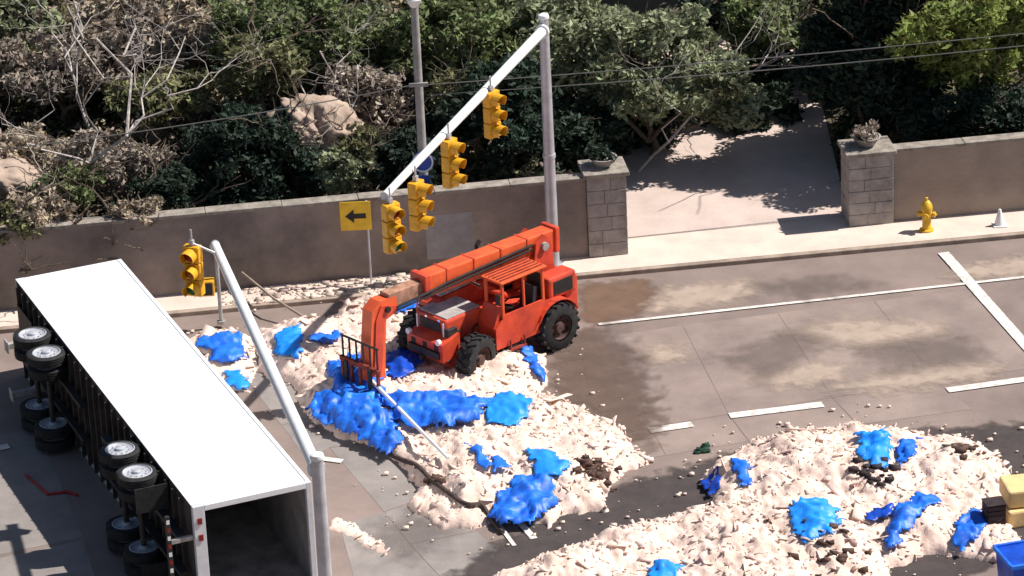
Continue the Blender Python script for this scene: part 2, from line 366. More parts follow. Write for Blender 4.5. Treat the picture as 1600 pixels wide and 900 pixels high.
def pillar(u0, u1, v, h, label):
    t = thing('gate_pillar', label, 'pillar', st((u0+u1)/2, v+.5, ZW)); inv = Matrix.Translation(t.location).inverted(); w_ = u1-u0
    def add(nm, mb, m, sm=False):
        o = mb.build(nm, m, None, sm); o.parent = t; o.matrix_parent_inverse = inv; return o
    rows = 6; rh = h/rows
    c = st((u0+u1)/2, v+.5, ZW)
    add('pillar_core', MB().box(c+Vector((0,0,h/2-.03)), (w_-.03, .97, h+.05), R1), m_pillar)
    for r in range(rows):
        cut = rng.uniform(.35,.65)
        for a, b in ((0,cut),(cut,1)):
            o = R1 @ Vector(((a+b)/2*w_-w_/2, 0, 0))
            add('stone_block', MB().box(c+o+Vector((0,0,rh*(r+.5))), ((b-a)*w_-.012, 1.0+rng.uniform(0,.03), rh-.012), R1, .012), m_pillar)
    cp = add('pillar_cap', MB().box(c+Vector((0,0,h+.06)), (w_+.16, 1.16, .12), R1, .02), m_cap)
    pb = MB().lathe([(.18,0),(.22,.05),(.34,.22),(.38,.26),(.33,.26),(.28,.16),(0,.15)], 20, c+Vector((0,0,h+.12)))
    add('planter_bowl', pb, m_pillar, True)
    return t, c+Vector((0,0,h+.12))
pl, plt = pillar(uPL0, uPL1, dW-.12, 2.25, 'grey stone gate pillar between the steel signal pole and the driveway')
pr, prt = pillar(uPR0, uPR1, dWR-.12, 1.98, 'grey stone gate pillar beside the yellow hydrant')

# ------------------------------------------------------------------ foliage
def leaves(centers, rad, n, size, flat=.0):
    """n leaf quads gaussian-spread round centres; returns verts, faces"""
    cs = np.asarray(centers); k = nr.integers(0, len(cs), n); d = nr.normal(size=(n,3)); d /= np.linalg.norm(d, axis=1)[:,None]
    P = cs[k] + d*(nr.random(n)**.6)[:,None]*np.asarray(rad)[k][:,None]*np.array([1,1,.75])
    a = nr.normal(size=(n,3)); a[:,2] *= (.7-flat*.5); a /= np.linalg.norm(a, axis=1)[:,None]
    b = np.cross(a, nr.normal(size=(n,3))); b /= np.linalg.norm(b, axis=1)[:,None]+1e-9
    s = size*nr.uniform(.6,1.35,n)[:,None]; c = np.cross(a,b)*s*.18
    V = np.stack([P-a*s, P+b*s*.42+c, P+a*s, P-b*s*.42+c], 1).reshape(-1,3)
    return V, np.arange(4*n).reshape(n,4)
def clumps(c, r, n, lo=.45):
    d = nr.normal(size=(n,3)); d /= np.linalg.norm(d,axis=1)[:,None]; rr = nr.uniform(lo,1,n)**.7
    return np.asarray(c)+d*rr[:,None]*np.asarray(r)
def limbs(mb, base, top, r, spread, depth, n=3, bend=.15):
    """recursive tapering limbs"""
    base = Vector(base); top = Vector(top); L = (top-base).length; m = 5
    pts = [base.lerp(top, i/m) + Vector((rng.gauss(0,1),rng.gauss(0,1),rng.gauss(0,.4)))*L*bend*.35*math.sin(math.pi*i/m) for i in range(m+1)]
    mb.tube(pts, r, 7 if r > .04 else 5, r*.45); ends = [pts[-1]]
    if depth > 0:
        for k in range(n):
            i = rng.randint(2, m); p = pts[i]; d = (pts[i]-pts[i-1]).normalized()
            q = Vector((rng.gauss(0,1), rng.gauss(0,1), rng.gauss(.25,.6))).normalized()
            d2 = (d*(1-spread)+q*spread).normalized()
            ends += limbs(mb, p, p+d2*L*rng.uniform(.45,.75), r*(.62-.05*i)*.9, spread, depth-1, n, bend)
    return ends
def tree(name, loc, h, crown, kind, label, nclump=60, nleaf=9000, size=.13, crad=.55, tr=.16, group=None, cat='tree', lo=.4, bark=None):
    """crown: list of (dx,dy,z,rx,ry,rz)"""
    t = thing(name, label, cat, loc, 0, group); mb = MB()
    c0 = crown[0]; limbs(mb, (0,0,-.3), (c0[0]*.8,c0[1]*.8,c0[2]*1.0), tr, .55, 2, 4)
    for c in crown: limbs(mb, (0,0,min(.5,h*.12)), (c[0],c[1],c[2]), tr*.6, .5, 1, 4)
    mb.build('trunk', bark or m_bark, t)
    tot = sum(c[3]*c[4]*c[5] for c in crown); V = []; F = []; b = 0
    for c in crown:
        fr = c[3]*c[4]*c[5]/tot; k = max(6, int(nclump*fr)); cs = clumps(c[:3], c[3:6], k, lo); rd = crad*nr.uniform(.5,1.25,k)
        v, f = leaves(cs, rd, max(200, int(nleaf*fr)), size); V.append(v); F.append(f+b); b += len(v)
    npmesh('crown', np.concatenate(V), np.concatenate(F), LF[kind], t); return t
def hz(x, y): return float(hill(np.array([x]), np.array([y]))[0])
def at(x, y, dv_=None, z=None):
    """pixel of a thing's middle height z above its foot, standing dv_ metres behind the kerb"""
    # walk along the pixel ray to the vertical plane v = dv_
    d = FW*FPX + RT*(x-800) + UP*(450-y); t = (dv_-(CAM-K0).dot(N1))/d.dot(N1); p = CAM+d*t; return p
def plant(x, y, v, name, kind, label, rx, rz_, nleaf=5000, size=.12, nclump=40, crad=.5, group=None, cat='tree', ry=None, extra=(), tr=.12, lo=.4, bark=None):
    p = at(x, y, v); zg = hz(p.x, p.y)-.05; hc = max(p.z-zg, .25)
    cr = [(0,0,hc,rx,ry or rx*.8,rz_)]
    for ex in extra: cr.append((ex[0],ex[1],hc+ex[2],ex[3],ex[3]*.8,ex[4]))
    return tree(name, (p.x,p.y,zg), hc+rz_, cr, kind, label, nclump, nleaf, size, crad, tr, group, cat, lo, bark)

v0 = dW
plant(1010,100, v0+6.2,'broad_tree','grey','large grey green tree spreading over the left side of the driveway',2.6,1.55,24000,.12,130,.55,extra=((-2.3,.3,.6,1.7,1.3),(1.9,-.6,-.6,1.4,1.0)))
plant(1350,100, v0+5.0,'dark_tree','dark','dense dark green tree behind the hydrant side gate pillar',2.3,1.8,28000,.13,150,.6,extra=((.6,.6,1.2,1.7,1.4),(1.3,-.5,2.7,1.5,1.1),(.2,-.6,2.6,1.4,1.0)))
plant(1525,80, v0+4.2,'leafy_tree','yel','bright yellow green tree over the right hand boundary wall',1.7,1.1,22000,.12,120,.5,extra=((1.6,.3,.5,1.4,1.1),(-.2,1.4,1.4,1.2,1.0),(-.9,-1.5,1.0,1.5,1.0),(.6,-1.4,1.6,1.3,.9)))
plant(1540,190, v0+2.6,'hedge','dark','dark clipped hedge just behind the right hand boundary wall',2.3,.75,9000,.1,60,.45,cat='hedge',ry=.8)
plant(1425,20, v0+7.0,'round_bush','yel','small bright lime tree behind the dense dark tree',.95,.7,4000,.1,30,.35)
plant(700,60, v0+6.5,'broad_tree','mid','mid green tree behind the mast arm and beside the lamp pole',2.2,1.3,11000,.12,80,.5,extra=((-.6,-.4,-1.5,1.4,.8),))
plant(780,170, v0+3.8,'dark_tree','dark','dark evergreen tree behind the wall between lamp pole and signal pole',1.7,1.4,9000,.12,60,.5,extra=((-1.4,.2,-.3,1.0,1.0),(1.3,.2,-.2,1.0,1.1)))
plant(715,150, v0+4.6,'leafy_bush','olive','olive green loose bush beside the lamp pole',1.0,.75,4500,.11,36,.38,cat='bush')
plant(385,250, v0+2.6,'dark_tree','dark','round dark green evergreen tree just behind the left wall',1.6,1.4,12000,.11,75,.5,extra=((.9,.3,-.4,1.1,1.0),(-.9,.3,-.5,.9,.9)))
plant(500,60, v0+7.0,'broad_tree','mid','tall green tree on the slope above the pale rock',1.9,1.2,9000,.12,64,.5,extra=((-1.9,.5,.3,1.3,1.0),))
plant(570,150, v0+5.4,'dry_tree','brown','brown dry tree standing right of the pale rock',1.5,1.1,6500,.11,60,.42,lo=.2)
plant(400,100, v0+5.6,'leafy_bush','olive','olive bush on the slope above the dark evergreen',1.1,.8,5000,.11,40,.42,cat='bush')
plant(455,215, v0+3.0,'shrub','brown','brown twiggy shrub in front of the pale rock',.7,.5,2200,.1,24,.3,cat='bush',lo=.2)
plant(560,225, v0+2.9,'shrub','olive','olive shrub at the right foot of the pale rock',.7,.5,2500,.1,24,.3,cat='bush')
plant(535,265, v0+2.4,'shrub','grey','sparse grey green shrub at the wall below the pale rock',.9,.65,2500,.1,26,.3,cat='bush')
plant(630,260, v0+2.6,'dark_tree','dark','dark shrub behind the round blue sign',1.0,1.0,4500,.11,36,.4,cat='bush')
plant(115,290, v0+1.7,'green_shrub','mid','mid green shrub above the left end of the wall',.85,.42,3500,.09,30,.28,cat='bush')
plant(180,250, v0+3.3,'shrub','brown','brown dry shrub between the bare trees and the wall',1.5,.8,4500,.10,50,.36,cat='bush',lo=.2)
plant(60,330, v0+.9,'dry_grass_clump','tan','pale dry shrub growing at the far left end of the wall',1.1,.5,3000,.1,34,.3,cat='bush',lo=.2)
plant(25,352, v0+.42,'trailing_shrub','olive','olive shrub spilling over the wall top beyond the trailer nose',.9,.42,2600,.09,28,.28,cat='bush')
plant(215,330, v0+.42,'trailing_shrub','tan','dry pale shrub spilling over the wall above the trailer',.75,.28,1800,.09,22,.22,cat='bush',lo=.2)
plant(255,290, v0+1.5,'shrub','dark','dark low shrub left of the round evergreen',.8,.55,3000,.1,26,.32,cat='bush')
plant(40,230, v0+4.6,'dry_grass_clump','tan','pale tan dry bush on the sandy bank',1.3,.5,3800,.1,44,.34,cat='bush',lo=.2)
plant(90,100, v0+9.0,'dry_tree','brown','grey brown leafless looking thicket tree at the top of the bank',2.2,.9,7000,.12,70,.5,lo=.2,extra=((2.2,.6,.4,1.6,.9),))
plant(10,40, v0+11.,'broad_tree','grey','grey green tree at the top of the bank over the thicket',1.8,1.0,6000,.13,50,.5)
plant(300,50, v0+9.5,'dry_tree','tan','tan dry tree at the top of the bank between two green trees',1.5,1.0,5500,.12,56,.45,lo=.2)
plant(250,150, v0+6.0,'shrub','olive','olive scrub bush behind the bare forked tree',1.4,.6,4500,.11,44,.4,cat='bush')
plant(860,40, v0+9.5,'broad_tree','grey','grey green tree behind the top of the signal pole',1.8,1.2,8000,.12,60,.5)
plant(1160,40, v0+11.5,'dark_tree','dark','tall dark tree at the back of the driveway',2.0,1.6,8000,.13,60,.55,extra=((-2.2,.2,-.6,1.8,1.5),(2.4,.2,.2,1.8,1.5)))
plant(1060,205, v0+7.6,'dark_tree','dark','dark shaded thicket closing the end of the driveway',2.4,1.25,13000,.13,90,.5,cat='bush',ry=1.0,extra=((-1.8,-.6,.1,1.3,1.1),(2.4,.9,.4,1.4,1.1)))
plant(900,200, v0+5.2,'dark_tree','dark','dark shrub behind the signal pole side gate pillar',1.3,.9,5000,.12,44,.45,cat='bush')
plant(1190,40, v0+9.0,'leafy_tree','mid','green tree reaching over the driveway from the back',1.3,.8,5000,.12,40,.42)
def under(name, n, ur, vr, kind, label, size, hgt, dens):
    u = nr.uniform(*ur, n*2); v = nr.uniform(*vr, n*2); X = K0.x+E1.x*u+N1.x*v; Y = K0.y+E1.y*u+N1.y*v
    d = np.maximum(v-dW-.8,0); c = (uPL1+uPR0)/2+.12*d; hw = (uPR0-uPL1)/2+.15
    ok = ((np.abs(u-c) > hw) | (v > 15)) & (fbm(X*.7+dens, Y*.7+dens, 3) > .44); X = X[ok][:n]; Y = Y[ok][:n]; n = len(X)
    P = np.stack([X,Y,hill(X,Y)+nr.random(n)**1.5*hgt*(.3+fbm(X*1.4,Y*1.4,2))],-1)
    V, F = leaves(P, np.full(n,.02), n, size); o = npmesh(name, V, F, LF[kind]); tag(o, label, 'undergrowth', kind='stuff')
vr_ = (dW+.7, 24)
under('undergrowth', 45000, (-21,25), vr_, 'olive', 'olive undergrowth covering the slope behind the wall', .13, .7, 2.0)
under('undergrowth', 45000, (-21,25), vr_, 'dark', 'dark undergrowth covering the slope behind the wall', .14, .6, 31.0)
under('dry_grass', 26000, (-21,-1), vr_, 'tan', 'dry tan grass and twigs on the left part of the slope', .12, .5, 12.0)
under('dry_grass', 18000, (-21,2), vr_, 'brown', 'brown dead scrub on the left part of the slope', .13, .8, 52.0)
rng = random.Random(23)
for i in range(16):
    u = -19+i*2.6+rng.uniform(-.7,.7); v = rng.uniform(8.5,14)
    if abs(u-(uPL1+uPR0)/2-.12*(v-dW)) < 2.9: continue
    p = st(u, v); zg = hz(p.x, p.y); kd = rng.choice(['mid','grey','olive','grey','dark'] if u > -8 else ['brown','grey','tan','olive','dark'])
    tree('slope_tree', (p.x,p.y,zg-.1), 4, [(0,0,1.9,1.5,1.3,1.2),(rng.uniform(-1,1),.4,2.9,1.1,1.0,.9)], kd, {'mid':'mid green','grey':'grey green','dark':'dark green','brown':'dry brown','olive':'olive','tan':'pale tan'}[kd]+' tree on the middle of the slope behind the wall', 46, 5500, .13, .5, group='trees on the middle of the slope')
# scrub rows on the slope above, so the hillside reads as wooded past the frame too
k = 0
for i in range(26):
    u = -22+i*1.9+rng.uniform(-.6,.6); v = rng.uniform(16,24); p = st(u, v); zg = hz(p.x, p.y); kd = rng.choice(['mid','grey','dark','mid','olive'] if u > -9 else ['grey','dark','brown','olive'])
    tree('scrub_tree', (p.x,p.y,zg-.1), 4, [(0,0,2.6,1.9,1.7,1.6),(rng.uniform(-1,1),.4,3.8,1.3,1.2,1.1)], kd, {'mid':'mid green','grey':'grey green','dark':'dark green','brown':'dry brown','olive':'olive'}[kd]+' scrub tree among the wood on the upper slope', 40, 3200, .15, .6, group='scrub trees on the upper slope')
for u, v, hh, kd, lb in ((-17.5,v0+3,3.4,'brown','dry brown tree behind the wall beyond the overturned trailer'),(21,v0+4,5,'yel','yellow green tree behind the far right end of the wall')):
    p = st(u,v); tree('street_tree', (p.x,p.y,hz(p.x,p.y)-.1), hh, [(0,0,hh*.62,1.9,1.7,1.4),(.8,.5,hh*.8,1.3,1.2,1.1)], kd, lb, 60, 8000, .12, .55)
# planter foliage
for P, nm, par in ((plt,'a',pl),(prt,'b',pr)):
    v, f = leaves(clumps(P+Vector((0,0,.36)), (.38,.38,.26), 14, .1), [.18]*14, 420, .09)
    o = npmesh('planter_foliage', v, f, LF['dark' if nm == 'a' else 'brown'])
    tag(o, 'dark leafy plant in the bowl on the left gate pillar' if nm == 'a' else 'dry brownish plant in the bowl on the right gate pillar', 'plant')
rng = random.Random(77)
# bare pale trees
def bare(pts, v, r, label, n=4, dep=3, spread=.5):
    a = at(*pts[0], v); b = at(*pts[1], v); zg = hz(a.x,a.y); t = thing('bare_tree', label, 'tree', (a.x,a.y,zg-.05))
    mb = MB(); limbs(mb, (0,0,-.1), Vector(b)-Vector((a.x,a.y,zg-.05)), r, spread, dep, n, .25); mb.build('trunk', m_pale, t)
bare([(185,240),(150,60)], v0+2.9, .075, 'pale leafless forked tree on the bank over the wall')
bare([(135,150),(105,10)], v0+6.0, .06, 'thin pale leafless tree high on the bank above the forked one', 4, 2, .35)
bare([(215,130),(200,-20)], v0+7.5, .05, 'slim pale leafless tree next to the tan dry tree', 4, 2, .35)
bare([(560,180),(500,80)], v0+4.8, .05, 'small leafless tree beside the pale rock', 5, 3, .6)
bare([(985,185),(1150,80)], v0+5.2, .05, 'small pale dead tree leaning over the driveway', 4, 3, .45)
# rocks / bank
def rock(x, y, v, r, label, seed):
    p = at(x,y,v); zg = hz(p.x,p.y); bm = bmesh.new(); bmesh.ops.create_icosphere(bm, subdivisions=5, radius=1)
    V = np.array([q.co[:] for q in bm.verts]); n = fbm(V[:,0]*2.1+seed+V[:,2], V[:,1]*2.1+seed-V[:,2]*1.3, 5)+.45*fbm(V[:,0]*4+seed, V[:,2]*4+seed, 5, True)-.12+.10*fbm(V[:,1]*13+seed, V[:,2]*13-seed, 3)
    for q, s_ in zip(bm.verts, n): q.co = Vector((q.co.x*r[0], q.co.y*r[1], q.co.z*r[2]))*(.35+.95*s_)
    me = bpy.data.meshes.new('boulder'); bm.to_mesh(me); bm.free(); me.materials.append(m_rock)
    for f in me.polygons: f.use_smooth = True
    o = bpy.data.objects.new('boulder', me); C.objects.link(o); o.location = (p.x,p.y,max(zg-.1, p.z-r[2]*.3)); o.rotation_euler = (0,.35,.2); tag(o, label, 'rock'); return o
rock(496,190, v0+3.6, (1.2,.9,.8), 'large pale tan rock on the bank right of the round evergreen', 3.1)
rock(8,272, v0+3.2, (1.5,1.0,.45), 'pale sandy rock at the left end of the bank', 7.7)

# ------------------------------------------------------------------ poles, signals, signs
def sig_head(name, P, face, label, group='traffic signal heads', L=1.22):
    """three-section head, P = top centre, face = azimuth vector it looks along"""
    f = Vector((face[0],face[1],0)).normalized(); t = thing(name, label, 'traffic light', P, math.atan2(f.y,f.x), group)
    hs = L/3
    MB().box((0,0,-.03),(.10,.10,.12)).cyl((0,0,-.02),(0,0,.28),.025).build('hanger', m_galv, t)
    for k in range(3):
        z = -.10-hs*(k+.5)
        hs_o = MB().box((0,0,z),(.24,.40,hs-.012),None,.03).build('housing', m_yel, t)
        MB().lathe([(0,0),(.11,.0),(.15,.012),(.15,.02)], 20, (.121,0,z), (1,0,0)).build('lens', (m_lensr,m_lensy,m_lensg)[k], hs_o, True)
        vb = MB(); n = 14; vs = []; 
        for xx, ln in ((.12,0),(.42,1)):
            for rr in (.165,.158):
                for q in range(n+1):
                    a = math.radians(-50+280*q/n); vs.append((xx-(.10*(1-math.sin(a)) if ln else 0)*.5, rr*math.cos(a), z+rr*math.sin(a)))
        m1 = n+1; fs = []
        for q in range(n):
            fs += [(q,q+1,2*m1+q+1,2*m1+q), (m1+q,3*m1+q,3*m1+q+1,m1+q+1), (2*m1+q,2*m1+q+1,3*m1+q+1,3*m1+q)]
        vb.add(vs, fs).build('visor', m_yel, hs_o)
    return t
def mast(top_px, tip_px, zt, base_h, label, tipr=.09, cap=True):
    A = g(*top_px, zt); B = g(*tip_px, zt); t = thing('signal_mast', label, 'signal mast', (A.x,A.y,base_h)); h = zt-base_h; d = (B-A)
    MB().cyl((0,0,0),(0,0,h+.30),.165,.125,20).build('pole', m_galv, t, True)
    MB().lathe([(.14,0),(.15,.03),(.13,.10),(.05,.14),(0,.145)],20,(0,0,h+.30)).build('pole_cap', m_white, t, True)
    pb = MB().box((0,0,.02),(.5,.5,.04),None,.008)
    for sx in (-1,1):
        for sy in (-1,1): pb.cyl((sx*.19,sy*.19,.04),(sx*.19,sy*.19,.10),.022,n=6)
    pb.build('base_plate', m_galv, t)
    MB().cyl((0,0,h*.47),(0,0,h*.47+.10),.17,n=20).build('collar', m_galv, t, True)
    dn = d.normalized()
    MB().cyl(dn*.1+Vector((0,0,h)), d+Vector((0,0,h)), .135, tipr, 18).build('arm', m_white, t, True)
    MB().cyl(dn*.12+Vector((0,0,h)), dn*.20+Vector((0,0,h)), .19, n=18).build('flange', m_white, t, True)
    MB().cyl(d+Vector((0,0,h)), d+dn*.03+Vector((0,0,h)), tipr+.012, n=18).build('arm_cap', m_galv, t, True)
    return t, A, B
ZM = 6.75
m1_, A1, B1 = mast((850,46),(601,306),ZM,ZW,'grey steel signal pole by the gate with white mast arm of four yellow signals')
m2_, A2, B2 = mast((497,738),(336,384),6.4,0.0,'white mast arm signal pole in front of the open trailer', .11)
def armpt(A, B, x):
    """point on the arm seen at photo column x (search)"""
    best = None
    for k in range(201):
        P = A.lerp(B, k/200); v = P-CAM; c = 800+FPX*v.dot(RT)/v.dot(FW)
        if best is None or abs(c-x) < best[0]: best = (abs(c-x), P)
    return best[1]
for x, fc, dz, lb in ((760,(.72,-.7),.12,'yellow traffic signal nearest the pole on the white mast arm by the gate'),
                      (694,(.80,-.6),.02,'yellow traffic signal midway along the white mast arm by the gate'),
                      (642,(.85,-.52),-.15,'yellow traffic signal second from the tip of the mast arm by the gate'),
                      (602,(.55,-.83),-.04,'yellow traffic signal with dark lenses beside the yellow arrow sign')):
    P = armpt(A1,B1,x); sig_head('traffic_signal', P+Vector((0.10,-.16,dz)), fc, lb)
P = A2.lerp(B2,.955); sig_head('traffic_signal', P+Vector((-.60,.05,.34)), (-.35,-.94), 'yellow traffic signal hung out from the arm tip above the overturned trailer')
bk = MB().cyl(A2.lerp(B2,.955), A2.lerp(B2,.955)+Vector((-.62,.05,.30)), .03); bo = bk.build('signal_bracket', m_galv); bo.parent = m2_; bo.matrix_parent_inverse = Matrix.Translation(m2_.location).inverted()
# pedestrian signal post
P = g(343,508,0); P = g(346,505,ZW); t = thing('pedestrian_signal', 'slim pedestrian signal post with yellow box below the arm tip', 'signal post', (P.x,P.y,ZW))
MB().cyl((0,0,0),(0,0,2.3),.05,n=12).cyl((0,0,0),(0,0,.08),.11,n=12).build('post', m_pole, t, True)
MB().box((-.30,-.05,1.05),(.40,.30,.42),None,.03).build('signal_box', m_yel, t); MB().box((-.30,-.21,1.05),(.30,.02,.32)).build('signal_face', m_blk, t)
MB().box((-.12,-.02,1.05),(.16,.05,.05)).build('bracket', m_pole, t)
# yellow arrow sign
P = g(580,441,ZW); t = thing('arrow_sign', 'yellow square sign with black left arrow on a thin post', 'sign', (P.x,P.y,ZW)); hs = (441-336)/55.0
MB().cyl((0,0,0),(0,0,hs+.40),.028,n=10).build('post', m_galv, t, True)
tz = -.30
MB().box((tz,-.045,hs),(.80,.02,.80),None,.006).build('sign_plate', m_ysign, t)
MB().prism([(tz-.27,-.058,hs),(tz-.04,-.058,hs+.19),(tz-.04,-.058,hs+.07),(tz+.27,-.058,hs+.07),(tz+.27,-.058,hs-.07),(tz-.04,-.058,hs-.07),(tz-.04,-.058,hs-.19)],(0,-.004,0)).build('arrow', m_blk, t)
MB().box((tz/2,-.025,hs),(.44,.02,.05)).build('bracket', m_galv, t)
# lamp / utility pole with blue round sign and wires
P = at(668,385, v0+1.0); zg = hz(P.x,P.y); P.z = zg; t = thing('lamp_pole', 'tall grey lamp pole behind the wall carrying the overhead wires', 'lamp pole', P)
Lp = 7.0
MB().cyl((0,0,-.2),(0,0,Lp),.13,.10,16).build('pole', m_pole, t, True)
MB().lathe([(.10,0),(.17,.10),(.22,.22),(.15,.36),(0,.42)],18,(0,0,Lp)).build('lamp_head', m_white, t, True)
MB().box((0,-.13,4.9),(.5,.06,.10)).build('crossarm', m_pole, t)
t2 = thing('round_sign', 'round blue sign with white rim strapped to the lamp pole', 'sign', P+Vector((0,-.17,2.75)))
MB().cyl((0,0,0),(0,-.02,0),.29,n=28).build('sign_plate', m_sblue, t2); 
rb = MB(); n = 32
vs = [(r*math.cos(2*math.pi*k/n), y, r*math.sin(2*math.pi*k/n)) for y in (-.021,-.027) for r in (.275,.235) for k in range(n)]
fs = []
for k in range(n): q = (k+1) % n; fs += [(2*n+k,2*n+q,3*n+q,3*n+k),(k,q,2*n+q,2*n+k),(n+k,3*n+k,3*n+q,n+q)]
rb.add(vs, fs).build('rim', m_white, t2)
MB().box((0,-.010,-.62),(.34,.012,.5)).build('lower_plate', m_sblue, t2)
def wire(a, b, sag, label, r=.015):
    a = Vector(a); b = Vector(b); pts = [a.lerp(b,k/24)-Vector((0,0,sag*4*(k/24)*(1-k/24))) for k in range(25)]
    tag(MB().tube(pts, r, 6).build('overhead_wire', m_wire), label, 'wire')
top = P+Vector((0,-.16,4.9))
wire(top+Vector((-.2,0,0)), at(-300,262,v0-.3), .25, 'overhead wire running left from the lamp pole over the wall')
wire(top+Vector((.2,0,.0)), at(1900,20,v0+1.6), .12, 'upper overhead wire running right from the lamp pole across the driveway')
wire(top+Vector((.2,0,-.28)), at(1900,38,v0+1.5), .16, 'lower overhead wire running right from the lamp pole across the driveway')

# hydrant
P = g(1448,360,ZW); t = thing('fire_hydrant', 'yellow fire hydrant on the sidewalk by the right hand wall', 'fire hydrant', (P.x,P.y,ZW), math.radians(-15))
MB().lathe([(.19,0),(.19,.05),(.135,.06),(.12,.10),(.115,.55),(.15,.57),(.15,.63),(.125,.64)],20).build('barrel', m_hyd, t, True)
MB().lathe([(.155,.0),(.155,.04),(.13,.12),(.08,.20),(.035,.225),(.035,.30),(0,.30)],20,(0,0,.64)).build('bonnet', m_hyd, t, True)
for d in ((1,0,0),(-1,0,0),(0,-1,0)):
    MB().lathe([(.06,.08),(.06,.17),(.078,.17),(.078,.23),(.03,.24),(.03,.27),(0,.27)],14,(0,0,.47),d).build('nozzle', m_hyd, t, True)
# white cone
P = g(1562,352,ZW); t = thing('traffic_cone', 'small white cone on the sidewalk right of the hydrant', 'cone', (P.x,P.y,ZW))
MB().lathe([(.15,.03),(.14,.06),(.035,.46),(0,.47)],18).build('cone_body', m_white, t, True); MB().box((0,0,.016),(.36,.36,.032),None,.006).build('cone_base', m_white, t)

# ------------------------------------------------------------------ overturned trailer
ZT = 2.6; q0 = g(24,437,ZT); q1 = g(303,797,ZT); TL = 14.1; TH = 2.72; TW = 2.6
ta = (q1-q0); ta.z = 0; ta.normalize(); tb = Vector((-ta.y, ta.x, 0))
if tb.x < 0: tb = -tb
T = thing('semi_trailer', 'white box semi trailer lying on its side with wheels and dark underside showing', 'trailer', (q0.x,q0.y,.015))
T.rotation_euler = (0,0,math.atan2(ta.y,ta.x))      # local +x: to the open rear, local +y: to the former roof
TB = 1 if Vector((-ta.y,ta.x,0)).dot(tb) > 0 else -1
# local: x 0..TL, y (TB*) 0 floor .. TH roof, z 0 lower side .. TW upper side
def tbx(nm, x0, x1, y0, y1, z0, z1, m, ch=0, par=None):
    return MB().box(((x0+x1)/2, TB*(y0+y1)/2, (z0+z1)/2), (x1-x0, abs(y1-y0), z1-z0), None, ch).build(nm, m, par or T)
tbx('side_panel', .04, TL-.13, .05, TH-.05, TW-.05, TW, m_trail)
tbx('side_panel', .04, TL-.13, .05, TH-.05, .0, .05, m_trail)
tbx('roof_panel', .04, TL-.13, TH-.05, TH-.012, .052, TW-.052, m_trail)
tbx('front_panel', 0, .038, .0, TH, .0, TW-.003, m_trail, .012)
tbx('floor', .04, TL-.13, .002, .048, .052, TW-.052, m_under)
tbx('side_lining', .05, TL-.14, .052, TH-.055, .052, .065, mat('floor_lining', (.30,.28,.27), .85, .2, 2)); tbx('roof_lining', .05, TL-.14, TH-.066, TH-.052, .066, TW-.053, m_inner)
tbx('bottom_rail', .04, TL-.13, -.012, .20, TW-.002, TW+.022, m_trail, .008); tbx('bottom_rail', .04, TL-.13, -.012, .04, -.012, .10, m_alu, .008)
tbx('top_rail', .04, TL-.13, TH-.09, TH+.006, TW-.02, TW+.018, m_trail, .01)
for k in range(13): tbx('rivet_seam', .9+k*1.02, .93+k*1.02, .205, TH-.10, TW-.001, TW+.005, m_trail)
# rear frame
for nm, y0, y1, z0, z1 in (('rear_post',0-.01,.26,0,TW+.01),('rear_post',TH-.12,TH+.01,0,TW+.01),('rear_post',.261,TH-.121,TW-.13,TW+.01),('rear_post',.261,TH-.121,0,.13)):
    tbx(nm, TL-.128, TL, y0, y1, z0, z1, m_trail if z0 > 1 else m_alu, .012)
for z in (TW-.35, TW-.75, .75, .35): tbx('tail_lamp', TL-.002, TL+.022, .08, .18, z-.07, z+.07, m_lensr, .01)
for k in range(27): tbx('crossmember', .35+k*.5, .40+k*.5, -.10, .001, .06, TW-.06, m_under)
for z in (.85, TW-.85): tbx('frame_rail', 8.0, TL-.4, -.30, -.101, z-.05, z+.05, m_dkfr); tbx('frame_rail', 2.2, 6.2, -.26, -.101, z-.05, z+.05, m_dkfr)
tbx('kingpin_plate', .4, 1.7, -.125, -.102, .5, TW-.5, m_dkfr)
# wheels: axle runs vertically now
def tyre_prof(R, r, wd): return [(r,-wd/2),(R-.06,-wd/2),(R-.01,-wd/2+.03),(R,-wd/2+.06),(R,wd/2-.06),(R-.01,wd/2-.03),(R-.06,wd/2),(r,wd/2)]
tm = MB().lathe(tyre_prof(.47,.34,.25), 32, cap=False); 
for k in range(4): tm.lathe([(.471,-.09+k*.06-.008),(.478,-.09+k*.06-.008),(.478,-.09+k*.06+.012),(.471,-.09+k*.06+.012)],32,cap=False)
rm = MB().lathe([(.339,-.12),(.339,.125),(.318,.132),(.31,.11),(.24,.085),(.20,.085),(.15,.10),(.11,.105),(.10,.15),(.07,.165),(0,.165)],28)
for k in range(10): a = 2*math.pi*k/10; rm.cyl((.205*math.cos(a),.205*math.sin(a),.07),(.205*math.cos(a),.205*math.sin(a),.115),.016,n=6)
TY = RM = None
WD = -.50
for ax in (3.25, 4.45, 10.35, 11.65):
    MB().cyl((ax,TB*WD,.30),(ax,TB*WD,TW-.30),.065,n=14).build('axle', m_dkfr, T, True)
    for z, s_ in ((TW-.20,1),(TW-.53,-1),(.53,1),(.20,-1)):
        if TY is None:
            TY = bpy.data.objects.new('wheel', None); C.objects.link(TY); tm.build('tyre', m_rub, TY, True); rm.build('rim', mat('dull_rim', (.50,.51,.54), .5, .12, 6, metal=.25), TY, True); wh = TY
        else:
            wh = copytree(TY)
        wh.parent = T; wh.location = (ax, TB*WD, z); wh.rotation_euler = (0 if s_ > 0 else math.pi, 0, rng.uniform(0,6))
    for z in (.85, TW-.85): tbx('hanger_bracket', ax-.10, ax+.10, WD+.02, -.30, z-.04, z+.04, m_dkfr)
for z in (TW-.35, .35): tbx('mud_flap', 12.55, 12.58, -.85, -.10, z-.30, z+.30, m_rub)
